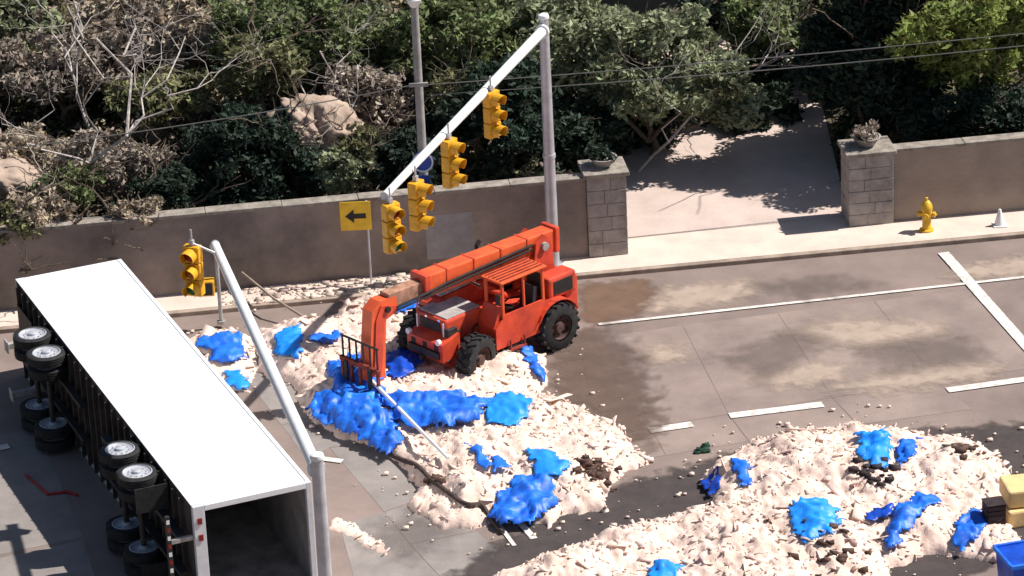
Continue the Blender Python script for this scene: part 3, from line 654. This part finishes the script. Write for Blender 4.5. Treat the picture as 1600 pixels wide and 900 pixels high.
# landing legs
for z in (.65, TW-.65):
    lg = tbx('landing_leg', 2.35, 2.49, -.95, -.101, z-.07, z+.07, m_greyp, .01); tbx('leg_shoe', 2.27, 2.57, -.985, -.951, z-.15, z+.15, m_greyp, .01)
# underride guard, a bar standing upright now, with striped tape
ug = tbx('underride_guard', TL-.16, TL-.06, -.62, -.52, .12, TW-.12, m_dkfr, .008)
for z in (.75, TW-.75): tbx('guard_strut', TL-.15, TL-.07, -.52, -.02, z-.05, z+.05, m_greyp)
for k in range(12): tbx('reflective_tape', TL-.059, TL-.055, -.605, -.535, .15+k*.196, .15+k*.196+.10, m_white if k % 2 else m_lensr)

# ------------------------------------------------------------------ telehandler
HD = math.radians(222); pc = (g(875,542)+g(650,562))/2
TELX, TELY = pc.x, pc.y
TEL = thing('telehandler', 'orange red telescopic handler with lowered boom head working in the debris', 'telehandler', (TELX,TELY,0), HD)
WB, TRK, TR = 2.55, 2.05, .60
TEL.scale = (1.06,1.06,1.06)
def tb_(nm, c, d, m, ch=.02, rot=None, par=None): return MB().box(c, d, rot, ch).build(nm, m, par or TEL)
# wheels
tp = MB().lathe(tyre_prof(TR-.03,.33,.40), 36, (0,0,0), (0,1,0), cap=False)
for k in range(18):
    for s_ in (-1,1):
        a = 2*math.pi*(k+.25*s_)/18; R_ = Matrix.Rotation(-a,3,'Y') @ Matrix.Rotation(.45*s_,3,'X')
        tp.box(Vector(((TR-.025)*math.cos(a), s_*.095, (TR-.025)*math.sin(a))), (.05,.23,.075), Matrix.Rotation(-a,3,'Y') @ Matrix.Rotation(.5*s_,3,'X'))
rp = MB().lathe([(.325,-.16),(.325,.17),(.30,.18),(.28,.08),(.17,.05),(.13,.09),(.12,.16),(0,.165)],28,(0,0,0),(0,1,0))
for k in range(8): a = 2*math.pi*k/8; rp.cyl((.21*math.cos(a),.05,.21*math.sin(a)),(.21*math.cos(a),.11,.21*math.sin(a)),.02,n=6)
TT_ = None
for fx in (1,-1):
    for sy in (1,-1):
        if TT_ is None: TT_ = bpy.data.objects.new('wheel', None); C.objects.link(TT_); tp.build('tyre', m_rub, TT_, True); rp.build('rim', mat('dirty_rim', (.10,.055,.045), .7, .3, 5), TT_, True); wh = TT_
        else: wh = copytree(TT_)
        wh.parent = TEL; wh.location = (fx*WB/2, sy*TRK/2, TR); wh.rotation_euler = (0, rng.uniform(0,1), 0 if sy > 0 else math.pi)
        if fx > 0: wh.rotation_euler.z += math.radians(14)
for fx in (1,-1): MB().cyl((fx*WB/2,-.8,TR),(fx*WB/2,.8,TR),.11,n=14).box((fx*WB/2,0,TR),(.36,.42,.34),None,.05).build('axle', m_dkred, TEL, True)
# chassis
MB().prism([(-1.95,-.42,.62),(-1.6,-.42,.50),(1.35,-.42,.50),(1.85,-.42,.72),(1.85,-.42,1.05),(1.3,-.42,1.16),(-1.95,-.42,1.16)],(0,.84,0)).build('chassis', m_red, TEL)
MB().prism([(1.4,-.62,.50),(1.75,-.62,.42),(1.95,-.62,.60),(1.95,-.62,1.02),(1.4,-.62,1.18)],(0,1.24,0)).build('front_frame', m_red, TEL)
tb_('counterweight', (-2.0,0,1.12), (.42,1.7,.95), m_red, .06)
# boom supports at the rear
for sy in (-1,1):
    MB().prism([(-2.0,sy*.30-.035,1.15),(-1.15,sy*.30-.035,1.15),(-1.38,sy*.30-.035,2.45),(-1.62,sy*.30-.035,2.62),(-1.86,sy*.30-.035,2.45)],(0,.07,0)).build('boom_tower', m_red, TEL)
ZB = 2.34
MB().cyl((-1.62,-.42,ZB),(-1.62,.42,ZB),.10,n=16).build('boom_pivot', m_greyp, TEL, True)
bt = Matrix.Rotation(math.radians(-1.5),3,'Y')
tb_('boom_section', (-.10,0,ZB+.02), (4.1,.44,.54), m_org, .035, bt)
tb_('boom_end_plate', (-2.14,0,ZB-.03), (.14,.54,.64), m_red, .03, bt)
for xx in (-1.2,-.35,.5,1.35): tb_('boom_rib', (xx,0,ZB+.02+.026*xx), (.05,.47,.57), m_red, .008, bt)
tb_('boom_collar', (1.98,0,ZB+.07), (.18,.54,.62), m_red, .03, bt)
tb_('inner_boom', (2.5,0,ZB+.04), (1.2,.32,.38), mat('worn_boom', (.42,.22,.14), .6, .25, 5), .02, bt)
MB().tube([(-1.3,.28,ZB+.10),(0,.28,ZB+.06),(1.4,.28,ZB+.02),(2.0,.31,ZB-.02),(2.9,.2,ZB-.12)],.035).tube([(-1.3,.28,ZB),(0,.28,ZB-.04),(1.4,.28,ZB-.08),(2.0,.31,ZB-.1),(2.9,.2,ZB-.2)],.028).build('hydraulic_hose', m_rub, TEL, True)
MB().cyl((-.85,-.12,1.15),(.05,-.12,1.72),.085,n=14).build('lift_cylinder', m_red, TEL, True); MB().cyl((.05,-.12,1.72),(.62,-.12,ZB-.22),.048,n=14).build('lift_rod', m_chrome, TEL, True)
# boom head (gooseneck) + carriage + forks
hd = [(2.87,-.17,ZB-.26),(2.87,-.17,ZB+.14),(3.37,-.17,ZB+.16),(3.62,-.17,ZB-.02),(3.84,-.17,.62),(3.72,-.17,.42),(3.47,-.17,.42),(3.34,-.17,.62),(3.22,-.17,ZB-.34)]
MB().prism(hd,(0,.34,0)).build('boom_head', m_org, TEL)
for sy in (-1,1): MB().prism([(2.82,sy*.19-.015,ZB-.1),(3.37,sy*.19-.015,ZB+.05),(3.54,sy*.19-.015,ZB-.25),(3.72,sy*.19-.015,.55),(3.50,sy*.19-.015,.55),(3.30,sy*.19-.015,ZB-.35)],(0,.03,0)).build('head_cheek', m_red, TEL)
MB().cyl((3.20,-.26,ZB-.08),(3.20,.26,ZB-.08),.075,n=14).build('head_pin', m_blk, TEL, True)
MB().cyl((3.14,0,1.95),(3.40,0,1.15),.06,n=12).build('tilt_cylinder', m_dkred, TEL, True)
cr = MB()
for z in (.45,1.05): cr.box((3.94,0,z),(.10,1.35,.12),None,.015)
for y in (-.62,-.3,0,.3,.62): cr.box((3.94,y,.75),(.06,.07,.62))
cr.build('fork_carriage', m_dkred, TEL)
bk = MB()
for y in (-.6,-.36,-.12,.12,.36,.6): bk.box((3.92,y,1.35),(.035,.035,.55))
bk.box((3.92,0,1.62),(.04,1.3,.04)).build('backrest_grille', m_blk, TEL)
for y in (-.42,.42): MB().box((4.01,y,.62),(.05,.12,.9),None,.01).prism([(3.98,y-.06,.17),(4.97,y-.06,.17),(4.97,y-.06,.185),(3.98,y-.06,.225)],(0,.12,0)).build('fork_tine', m_blk, TEL)
# engine side (right) and deck
MB().prism([(-1.0,-1.06,.72),(1.10,-1.06,.72),(1.30,-1.06,.95),(1.22,-1.06,1.50),(.9,-1.06,1.62),(-1.0,-1.06,1.70)],(0,.60,0)).build('engine_hood', m_red, TEL)
tb_('hood_lid', (-.02,-.76,1.70), (2.0,.58,.035), m_greyp, .01, Matrix.Rotation(math.radians(2.2),3,'Y'))
for k in range(5): tb_('hood_louvre', (1.29-.012*k,-.76,1.02+.09*k), (.03,.46,.03), m_blk, .004)
for y in (-.98,-.54): tb_('hood_edge', (1.24,y,1.20), (.07,.035,.62), m_white, .006, Matrix.Rotation(math.radians(-8),3,'Y'))
MB().cyl((-.55,-.85,1.68),(-.55,-.85,2.35),.05,n=12).cyl((-.55,-.85,2.35),(-.66,-.85,2.45),.05,n=12).build('exhaust_pipe', m_blk, TEL, True)
tb_('fuel_tank', (-.35,-.72,.66), (1.0,.5,.30), m_dkred, .04)
tb_('rear_cowl', (-1.55,-.72,1.62), (1.05,.62,.75), m_red, .07); tb_('rear_cowl', (-1.62,.70,1.50), (.90,.50,.55), m_red, .07)
tb_('cowl_grille', (-1.62,.956,1.50), (.6,.02,.34), m_blk, .004)
tb_('front_cowl', (1.08,-.10,1.30), (1.15,1.05,.40), m_red, .06); tb_('deck_plate', (1.05,-.10,1.515), (1.05,.95,.03), m_greyp, .008)
for y in (-.55,.36): tb_('cowl_edge', (1.668,y,1.18), (.03,.045,.5), m_white, .006)
tb_('radiator_grille', (1.665,-.10,1.28), (.02,.7,.26), m_blk, .004)
tb_('front_bumper', (1.98,0,.74), (.10,1.05,.18), m_dkfr, .02); tb_('tow_eye', (2.06,0,.62), (.14,.10,.12), m_dkfr, .02)
for y in (-.22,.22): tb_('hood_latch', (1.67,y,1.46), (.03,.08,.05), m_chrome, .006)
tb_('tool_box', (1.52,.40,1.20), (.30,.24,.20), m_dkfr, .015)
for y in (-.40,.0,.40): tb_('warning_stripe', (1.954,y,.90), (.008,.14,.14), m_blk, .001)
hb = MB()
for k, (a, b) in enumerate((((.4,.30,1.2),(1.6,.50,.75)),((.4,.36,1.15),(1.5,.62,.7)),((-.9,.36,1.3),(.5,.30,1.25)),((1.2,.45,1.15),(1.95,.40,.65)))):
    a = Vector(a); b = Vector(b); hb.tube([a, a.lerp(b,.35)+Vector((0,0,.10)), a.lerp(b,.7)+Vector((0,0,-.08)), b], .025, 6)
hb.build('hydraulic_hose', m_rub, TEL, True)
for y in (-.45,.45): MB().cyl((1.25,y,.95),(1.80,y*1.3,.55),.06,n=12).build('steering_cylinder', m_dkfr, TEL, True)
tb_('belly_guard', (.2,0,.42), (2.4,.7,.14), m_dkfr, .02); tb_('battery_box', (.05,.92,.60), (.5,.26,.26), m_dkfr, .02)
tb_('boom_decal', (-.6,.236,ZB+.05), (1.3,.008,.22), m_white, .001, bt) if 0 else None
# fenders
for fx in (1,-1):
    for sy in (1,-1):
        n = 9; vs = []
        for yy in (sy*.74, sy*1.16):
            for rr in (TR+.10, TR+.075):
                for q in range(n+1): a = math.radians(25+130*q/n); vs.append((fx*WB/2+rr*math.cos(a), yy, TR+rr*math.sin(a)))
        m1 = n+1; fs = []
        for q in range(n): fs += [(q,q+1,2*m1+q+1,2*m1+q),(m1+q,3*m1+q,3*m1+q+1,m1+q+1),(q,m1+q,m1+q+1,q+1),(2*m1+q,2*m1+q+1,3*m1+q+1,3*m1+q)]
        fs += [(0,2*m1,3*m1,m1),(n,m1+n,3*m1+n,2*m1+n)]
        if fx < 0: MB().add(vs, fs).build('fender', m_red, TEL)
# cab (open frame) on the left
cx0, cx1, cy0, cy1, cz0, cz1 = -.92, .42, .44, 1.06, .78, 2.22
tb_('cab_floor', ((cx0+cx1)/2,(cy0+cy1)/2,cz0), (cx1-cx0,cy1-cy0,.08), m_dkred, .01)
MB().prism([(cx0,cy1-.04,.62),(cx1+.25,cy1-.04,.62),(cx1+.25,cy1-.04,1.15),(cx1-.1,cy1-.04,1.42),(cx0,cy1-.04,1.42)],(0,.05,0)).build('cab_side', m_red, TEL)
MB().prism([(cx1+.18,cy0,.72),(cx1+.26,cy0,1.15),(cx1+.02,cy0,1.62),(cx1-.04,cy0,1.62),(cx1+.12,cy0,1.12)],(0,cy1-cy0-.06,0)).build('cab_front_panel', m_red, TEL)
for x, y in ((cx0+.03,cy0+.03),(cx0+.03,cy1-.03),(cx1-.03,cy0+.03),(cx1-.03,cy1-.03)): tb_('cab_post', (x,y,(cz0+cz1)/2), (.065,.065,cz1-cz0), m_org, .01)
tb_('cab_post', (-.28,cy1-.03,(cz0+cz1)/2), (.05,.05,cz1-cz0-.08), m_org, .008)
rf = MB().box(((cx0+cx1)/2,(cy0+cy1)/2,cz1+.02),(cx1-cx0+.12,cy1-cy0+.10,.06),None,.02)
rf.build('cab_roof', m_org, TEL)
for k in range(5): tb_('roof_bar', ((cx0+cx1)/2,cy0+.06+k*.125,cz1+.065), (cx1-cx0,.03,.03), m_dkred, .005)
tb_('rear_guard', (cx0+.02,(cy0+cy1)/2,1.75), (.03,cy1-cy0-.14,.6), m_blk, .005)
tb_('seat', (-.45,.75,1.15), (.46,.44,.14), m_seat, .04); tb_('seat_back', (-.68,.75,1.48), (.12,.44,.60), m_seat, .05, Matrix.Rotation(-.15,3,'Y'))
MB().cyl((.22,.75,.85),(.06,.75,1.45),.03,n=10).lathe([(.17,-.015),(.19,-.015),(.19,.015),(.17,.015),(.17,-.015)],20,(.05,.75,1.47),(-.3,0,1)).build('steering_wheel', m_blk, TEL, True)
tb_('dashboard', (.28,.75,1.28), (.16,.5,.22), m_blk, .02)
MB().box((.05,1.12,.52),(.5,.10,.04)).box((-.17,1.12,.64),(.03,.04,.26)).box((.27,1.12,.64),(.03,.04,.26)).build('step', m_dkred, TEL)
for y in (-.52,.52): MB().cyl((1.94,y,1.10),(2.02,y,1.10),.07,n=14).build('head_lamp', m_white, TEL, True)
MB().tube([(cx1,cy1-.02,1.95),(cx1+.25,cy1+.12,2.0)],.015).box((cx1+.27,cy1+.14,1.95),(.03,.16,.26),None,.01).build('mirror', m_blk, TEL)
tb_('hazard_tag', (.1,.212,ZB-.02), (.35,.012,.2), m_white, .002, bt)

# ------------------------------------------------------------------ debris heaps
P1 = px([(400,520),(520,500),(560,470),(640,455),(700,470),(760,520),(850,560),(858,600),(845,618),(905,640),(960,672),(1010,722),(960,745),(950,772),(948,800),(880,806),(860,830),(800,802),(770,815),(735,828),(690,828),(640,792),(655,762),(600,705),(560,690),(530,682),(480,645),(468,618),(450,600),(415,592),(398,565)])
P2 = px([(1098,752),(1140,715),(1190,690),(1335,668),(1440,682),(1530,695),(1575,745),(1566,800),(1590,850),(1560,880),(1440,866),(1390,890),(1400,960),(1440,1060),(700,1060),(760,920),(860,868),(1000,826),(1120,800)])
P3 = px([(292,535),(330,515),(395,520),(405,560),(395,615),(360,612),(330,575)])
P4 = px([(520,800),(545,818),(600,850),(600,866),(545,842),(515,826)])
HGT = []
x0, x1, y0, y1 = -13.5, 15.5, -23.5, 2.0; ST = .055
gx = np.arange(x0, x1, ST); gy = np.arange(y0, y1, ST); GX, GY = np.meshgrid(gx, gy, indexing='ij')
wob = (fbm(GX*1.3, GY*1.3, 4)-.5)*.9 + (fbm(GX*4.5+9, GY*4.5, 3)-.5)*.35
lump = fbm(GX*.9+3, GY*.9+7, 3); rid = fbm(GX*2.6+1, GY*2.6+4, 4, True); rid2 = fbm((GX+GY*.4)*5.5, (GY-GX*.3)*2.2, 3, True)
HM = np.zeros_like(GX)
for P_, H_ in ((P1,.62),(P2,.80),(P3,.28),(P4,.16)):
    d = polydist(GX, GY, P_)+wob*.55
    s_ = np.clip(d/1.1, 0, 1); s_ = np.sqrt(s_)
    HM = np.maximum(HM, H_*s_*(.22+.9*lump)+np.clip(d/.35,0,1)*(.11*(rid-.55)+.10*(rid2-.5))*1.2*min(1,H_*2))
HM = np.where(HM < .015, -.05, HM)
def hm(x, y):
    i = int((x-x0)/ST); j = int((y-y0)/ST)
    return max(0.0, float(HM[min(max(i,0),HM.shape[0]-1), min(max(j,0),HM.shape[1]-1)]))
def hmA(X, Y):
    i = np.clip(((X-x0)/ST).astype(int),0,HM.shape[0]-1); j = np.clip(((Y-y0)/ST).astype(int),0,HM.shape[1]-1); return np.maximum(HM[i,j],0)
def heap(name, xr, label):
    sel = (GX >= xr[0]) & (GX < xr[1]) & (HM > 0)
    a, b = GX.shape; I = np.arange(a*b).reshape(a,b); K = sel[:-1,:-1] | sel[1:,:-1] | sel[1:,1:] | sel[:-1,1:]
    K &= (GX[:-1,:-1] >= xr[0]) & (GX[:-1,:-1] < xr[1])
    F = np.stack([I[:-1,:-1], I[1:,:-1], I[1:,1:], I[:-1,1:]], -1)[K]
    used, inv = np.unique(F, return_inverse=True); V = np.stack([GX,GY,HM],-1).reshape(-1,3)[used]
    V += nr.normal(0,.007,V.shape)
    return tag(npmesh(name, V, inv.reshape(-1,4), m_deb, smooth=True), label, 'debris', kind='stuff')
sa = polydist(GX, GY, P2) > -2.2
HM_all = HM.copy()
HM = np.where(sa, -.05, HM_all); heap('debris_heap', (-20,20), 'pale pink heap of spilled debris under and in front of the telehandler')
HM = np.where(sa, HM_all, -.05); heap('debris_heap', (-20,20), 'large pale pink heap of spilled debris beside the dark asphalt strip')
HM = HM_all
BL = [
 ([(308,528),(345,520),(378,522),(388,556),(350,572),(322,556)], 'crumpled blue plastic at the foot of the pedestrian signal post', .22, None),
 ([(345,578),(375,576),(390,600),(380,614),(358,604)], 'small blue plastic scrap beside the white trailer side', .15, m_azure),
 ([(424,518),(470,508),(480,530),(470,556),(430,552)], 'light blue plastic on the debris left of the fork carriage', .2, m_azure),
 ([(478,520),(525,512),(532,528),(500,542)], 'thin blue plastic strip just left of the fork carriage', .2, m_blue),
 ([(612,466),(655,462),(664,484),(618,490)], 'blue plastic seen under the raised inner boom', .12, None),
 ([(512,575),(560,560),(605,592),(600,640),(625,655),(632,690),(602,700),(550,672),(498,652),(478,626),(512,606)], 'largest crumpled blue plastic heap below the boom head', .36, None),
 ([(535,600),(590,596),(600,640),(545,640)], 'bright azure fold on top of the largest blue heap', .2, m_azure),
 ([(596,548),(640,538),(668,556),(640,590),(606,600)], 'deep blue plastic under the boom head beside the front tyre', .2, m_navy),
 ([(598,612),(660,606),(720,610),(762,622),(750,648),(700,666),(650,660),(612,650)], 'long crumpled blue plastic in front of the telehandler tyres', .30, None),
 ([(752,622),(795,612),(834,624),(828,652),(790,666),(754,656)], 'smooth flat azure plastic sheet on top of the heap', .07, m_azure),
 ([(805,545),(838,540),(852,586),(828,582)], 'blue plastic hanging by the cab step of the telehandler', .25, None),
 ([(722,690),(752,694),(770,722),(744,718)], 'small dark blue scrap left of the blue triangle', .18, m_blue),
 ([(764,712),(792,708),(796,724),(772,730)], 'smallest blue scrap next to the blue triangle', .14, m_blue),
 ([(818,698),(850,694),(892,722),(880,742),(832,740)], 'flat azure triangular sheet beside the dark hole in the heap', .07, m_azure),
 ([(776,772),(802,750),(858,752),(872,786),(842,810),(790,814),(764,800)], 'crumpled blue bundle at the heap edge by the white road dashes', .32, None),
 ([(1100,748),(1122,738),(1124,766),(1106,770)], 'dark blue scrap at the tip of the larger heap', .12, m_navy),
 ([(1140,722),(1166,714),(1182,744),(1158,758)], 'blue scrap just behind the tip of the larger heap', .2, None),
 ([(1334,672),(1384,668),(1402,702),(1374,736),(1340,716)], 'torn light blue plastic along the back edge of the larger heap', .3, m_azure),
 ([(1394,692),(1436,680),(1432,712),(1400,732)], 'torn blue plastic beside the light blue piece on the back edge', .25, None),
 ([(1226,782),(1300,776),(1314,812),(1300,842),(1250,850),(1232,824)], 'squarish wrinkled blue plastic block in the middle of the larger heap', .22, m_azure),
 ([(1346,796),(1395,786),(1400,804),(1352,810)], 'narrow dark blue strip right of the squarish blue block', .15, m_navy),
 ([(1400,792),(1440,764),(1476,780),(1432,816),(1396,852),(1380,842)], 'long twisted blue plastic running down the larger heap', .3, None),
 ([(1498,812),(1536,795),(1545,830),(1500,850),(1486,840)], 'blue plastic next to the small dark crate', .25, None),
 ([(1008,884),(1040,864),(1066,880),(1062,908),(1016,912)], 'small round azure plastic bundle low on the larger heap', .25, m_azure)]
# loose flakes and lumps on the heaps
BM = HM > .03
for p_, *_r2 in BL:
    c_ = [g(x,y,.42) for x, y in p_]; BM &= ~(polydist(GX,GY,c_) > -.02)
idx = np.argwhere(BM); n = 4000; pick = idx[nr.integers(0, len(idx), n)]
X = gx[pick[:,0]]+nr.uniform(0,ST,n); Y = gy[pick[:,1]]+nr.uniform(0,ST,n); Z = hmA(X,Y)
a = nr.normal(size=(n,3)); a[:,2] *= .22; a /= np.linalg.norm(a,axis=1)[:,None]; b = np.cross(a, nr.normal(size=(n,3))*[.3,.3,1]); b /= np.linalg.norm(b,axis=1)[:,None]
s = (nr.gamma(1.7,.024,n)+.018)[:,None]; asp = nr.uniform(.12,.6,n)[:,None]; c = np.cross(a,b)
big = nr.random(n) < .12; s[big] *= 1.9; P = np.stack([X,Y,Z+.008],-1); th = np.minimum(s*nr.uniform(.03,.14,n)[:,None], .012)
V = np.stack([P+a*s*sx+b*s*asp*sy*(1+.25*sx)+c*th*(sz+.6*sx*sy) for sx in (-1,1) for sy in (-1,1) for sz in (-1,1)],1)
V += nr.normal(0,.004,V.shape); V = V.reshape(-1,3)
bf = np.array([(0,1,3,2),(4,6,7,5),(0,4,5,1),(2,3,7,6),(0,2,6,4),(1,5,7,3)]); F = (np.arange(n)*8)[:,None,None]+bf[None]
tag(npmesh('debris_flakes', V, F.reshape(-1,4), m_chunk), 'loose pale flakes and lumps scattered over the debris heaps', 'debris', kind='stuff')
# stray bits on the bare paving round the heaps
n = 360; V = []; F = []
d1 = np.maximum(polydist(GX,GY,P1), np.maximum(polydist(GX,GY,P2), polydist(GX,GY,P3))); idx = np.argwhere((d1 < 0) & (d1 > -1.3) & (HM < .01)); pick = idx[nr.integers(0,len(idx),n)]
X = gx[pick[:,0]]; Y = gy[pick[:,1]]; s = nr.gamma(1.3,.016,n)+.008
cube = np.array([(sx,sy,sz) for sx in (-1,1) for sy in (-1,1) for sz in (-1,1)],float)
V = np.stack([X,Y,s*.4+.03],-1)[:,None]+cube[None]*s[:,None,None]*np.array([1,.7,.4])+nr.normal(0,.004,(n,8,3))
tag(npmesh('debris_flakes', V.reshape(-1,3), ((np.arange(n)*8)[:,None,None]+bf[None]).reshape(-1,4), m_chunk), 'stray pale crumbs on the bare paving around the heaps', 'debris', kind='stuff')
# rubble along the foot of the wall on the sidewalk
n = 330; u = nr.uniform(U(g(350,480)), U(g(650,445)), n); v = nr.uniform(.1, dW*.95, n)
X = K0.x+E1.x*u+N1.x*v; Y = K0.y+E1.y*u+N1.y*v; s = nr.gamma(1.6,.02,n)+.01
V = np.stack([X,Y,ZW+s*.25],-1)[:,None]+cube[None]*s[:,None,None]*np.array([1,.8,.35])+nr.normal(0,.006,(n,8,3))
tag(npmesh('rubble', V.reshape(-1,3), ((np.arange(n)*8)[:,None,None]+bf[None]).reshape(-1,4), mat('rubble_stone', (.56,.45,.38), .95, .2, 3, island=.3)), 'grey rubble strewn on the sidewalk at the foot of the wall', 'rubble', kind='stuff')

# blue plastic sheets
GB = 'crumpled blue plastic on the debris'
def blue(poly, label, amp=.22, m=None, seed=0, lift=.10, fr=2.2):
    zz = .35
    c = [g(x,y,zz) for x, y in poly]; z2 = sum(hm(p.x,p.y) for p in c)/len(c)+lift; c = [g(x,y,z2) for x, y in poly]
    xs = [p.x for p in c]; ys = [p.y for p in c]; s_ = .06
    ax = np.arange(min(xs)-.15, max(xs)+.15, s_); ay = np.arange(min(ys)-.3, max(ys)+.3, s_); AX, AY = np.meshgrid(ax, ay, indexing='ij')
    d = polydist(AX, AY, c) + (fbm(AX*3+seed, AY*3-seed, 3)-.5)*.30 + (fbm(AX*9+seed, AY*9, 2)-.5)*.22
    wx = AX+.35*fbm(AX*1.5+seed*3, AY*1.5, 2); wy = AY+.35*fbm(AX*1.5-seed, AY*1.5+8, 2)
    z = hmA(AX,AY)*.5 + z2*.5 + np.clip(d/.4,-.2,1)*lift*.9 + amp*(fbm(wx*fr+seed*2.7, wy*fr+seed, 3, True)-.55)*1.5*np.clip(d/.15,.25,1) + amp*.35*(fbm(wx*fr*3+seed, wy*fr*3, 2, True)-.5)
    z = np.maximum(z, hmA(AX,AY)+.05)
    X2 = AX+amp*.5*(fbm(AX*3.1+seed, AY*3.1+2, 2)-.5); Y2 = AY+amp*.5*(fbm(AX*3.1+4, AY*3.1+seed, 2)-.5)
    K = (d[:-1,:-1] > 0) & (d[1:,:-1] > 0) & (d[1:,1:] > 0) & (d[:-1,1:] > 0)
    I = np.arange(AX.size).reshape(AX.shape); F = np.stack([I[:-1,:-1], I[1:,:-1], I[1:,1:], I[:-1,1:]], -1)[K]
    if not len(F): return
    used, inv = np.unique(F, return_inverse=True); V = np.stack([X2,Y2,z],-1).reshape(-1,3)[used]
    o = npmesh('blue_plastic_sheet', V, inv.reshape(-1,4), m or m_blue, smooth=False)
    sm = o.modifiers.new('thickness', 'SOLIDIFY'); sm.thickness = .012; sm.offset = 0
    return tag(o, label, 'plastic sheet', GB)
for i, (p, lb, amp, m) in enumerate(BL): blue(p, lb, amp*.8, m, i*3.7+1, .05+amp*.28, 2.3)

# brown holes / stains are real lumps of dark litter
def litter(x, y, r, n, label, m=m_crate):
    c = g(x,y,.4); z = hm(c.x,c.y); c = g(x,y,z); V = []; 
    X = c.x+nr.normal(0,r,n); Y = c.y+nr.normal(0,r*1.3,n); s = nr.uniform(.03,.10,n)
    V = np.stack([X,Y,hmA(X,Y)+s*.5],-1)[:,None]+cube[None]*s[:,None,None]*np.array([1.2,.8,.5])+nr.normal(0,.02,(n,8,3))
    tag(npmesh('dark_litter', V.reshape(-1,3), ((np.arange(n)*8)[:,None,None]+bf[None]).reshape(-1,4), m), label, 'litter', kind='stuff')
m_brn = mat('brown_litter', (.10,.055,.04), .9, .3, 6)
litter(928,738,.20,45,'dark brown litter in the heap beside the azure triangle', m_brn)
litter(678,752,.10,16,'brown litter on the heap along the dark rail', m_brn)
litter(1500,705,.28,30,'brown litter at the back edge of the larger heap', m_brn)
litter(1365,735,.20,22,'dark litter under the torn light blue plastic', m_crate)
litter(1300,870,.5,26,'brown litter streak low on the larger heap', m_brn)
litter(1100,706,.09,10,'small dark green litter on the paving near the heap tip', mat('green_litter', (.01,.05,.025), .8, .2, 5))
# long thin things
def rail(pts, r, m, name, label, cat, dz=.06, n=6):
    q = []
    for a, b in zip(pts[:-1], pts[1:]):
        for k in range(8): t = k/8; q.append((a[0]+(b[0]-a[0])*t, a[1]+(b[1]-a[1])*t))
    q.append(pts[-1]); out = []
    for x, y in q:
        c = g(x,y,.3); z = hm(c.x,c.y); c = g(x,y,z); out.append(Vector((c.x,c.y,hm(c.x,c.y)+dz)))
    for _ in range(3): out = [out[0]]+[(out[i-1]+out[i]*2+out[i+1])/4 for i in range(1,len(out)-1)]+[out[-1]]
    tag(MB().tube(out, r, n).build(name, m), label, cat)
rail([(560,684),(640,732),(700,772),(748,800),(786,836)], .06, m_dkred if 0 else mat('rusty_rail', (.075,.05,.042), .8, .3, 5), 'bent_rail', 'long dark bent rail lying along the edge of the heap', 'rail')
tag(MB().cyl(g(548,562,.75), g(700,716,.62), .05, .04, 12).build('pale_pole', m_white, None, True), 'long thin pale pole lying across the largest blue heap', 'pole')
P = [at(378,426,.9*dW), g(430,468,.5), g(482,500,.25), g(520,530,.3)]
tag(MB().tube([P[0].lerp(P[1],k/4) for k in range(4)]+[P[1].lerp(P[2],k/4) for k in range(4)]+[P[2].lerp(P[3],k/3) for k in range(4)], .035, 6).build('slack_cable', m_kerb), 'slack grey cable slanting from the wall down to the debris', 'cable')
tag(MB().tube([g(40,742,.03)+Vector((0,0,0)), g(75,772,.04), g(105,768,.05), g(122,774,.03)], .035, 6).build('red_hose', mat('red_rubber', (.42,.02,.02), .6, .2, 5)), 'short red hose lying in the shadow of the trailer', 'hose')
# dark crate, yellow slabs, blue tub at the right
c = g(1553,806,.45); z = hm(c.x,c.y)
t = thing('dark_crate', 'small dark brown crate stuck in the larger heap', 'crate', (c.x,c.y,z), .2)
for k in range(4): MB().box((0,-.20,.07+k*.12),(.42,.025,.10),None,.006).build('slat', m_crate, t); MB().box((0,.20,.07+k*.12),(.42,.025,.10),None,.006).build('slat', m_crate, t); MB().box((-.21,0,.07+k*.12),(.025,.37,.10),None,.006).build('slat', m_crate, t); MB().box((.21,0,.07+k*.12),(.025,.37,.10),None,.006).build('slat', m_crate, t)
MB().box((0,0,.51),(.46,.44,.02),None,.004).build('lid', m_crate, t)
for i, (x, y, zz, rz_, lb) in enumerate(((1618,800,.0,.25,'lower of two pale yellow foam blocks beside the larger heap'),(1622,768,.44,.12,'upper of two pale yellow foam blocks beside the larger heap'))):
    c = g(1620,806,0); t = MB().box((0,0,.21),(1.7,.9,.42),None,.05).build('foam_block', m_pyel); t.location = (c.x+i*.08,c.y+i*.05,zz+.012); t.rotation_euler = (0,0,rz_); tag(t, lb, 'foam block', 'pale yellow foam blocks')
c = g(1625,925,0); t = thing('blue_tub', 'deep blue plastic tub beyond the dark crate', 'tub', (c.x,c.y,0), .25)
MB().prism([(-.75,-.5,.0),(.75,-.5,.0),(.85,-.5,1.0),(-.85,-.5,1.0)],(0,1.0,0)).build('tub_body', m_navy, t)
for d, s_ in (((0,-.52,1.0),(1.8,.07,.10)),((0,.52,1.0),(1.8,.07,.10)),((-.88,0,1.0),(.07,.97,.10)),((.88,0,1.0),(.07,.97,.10))): MB().box(d,s_,None,.015).build('rim', m_blue, t)
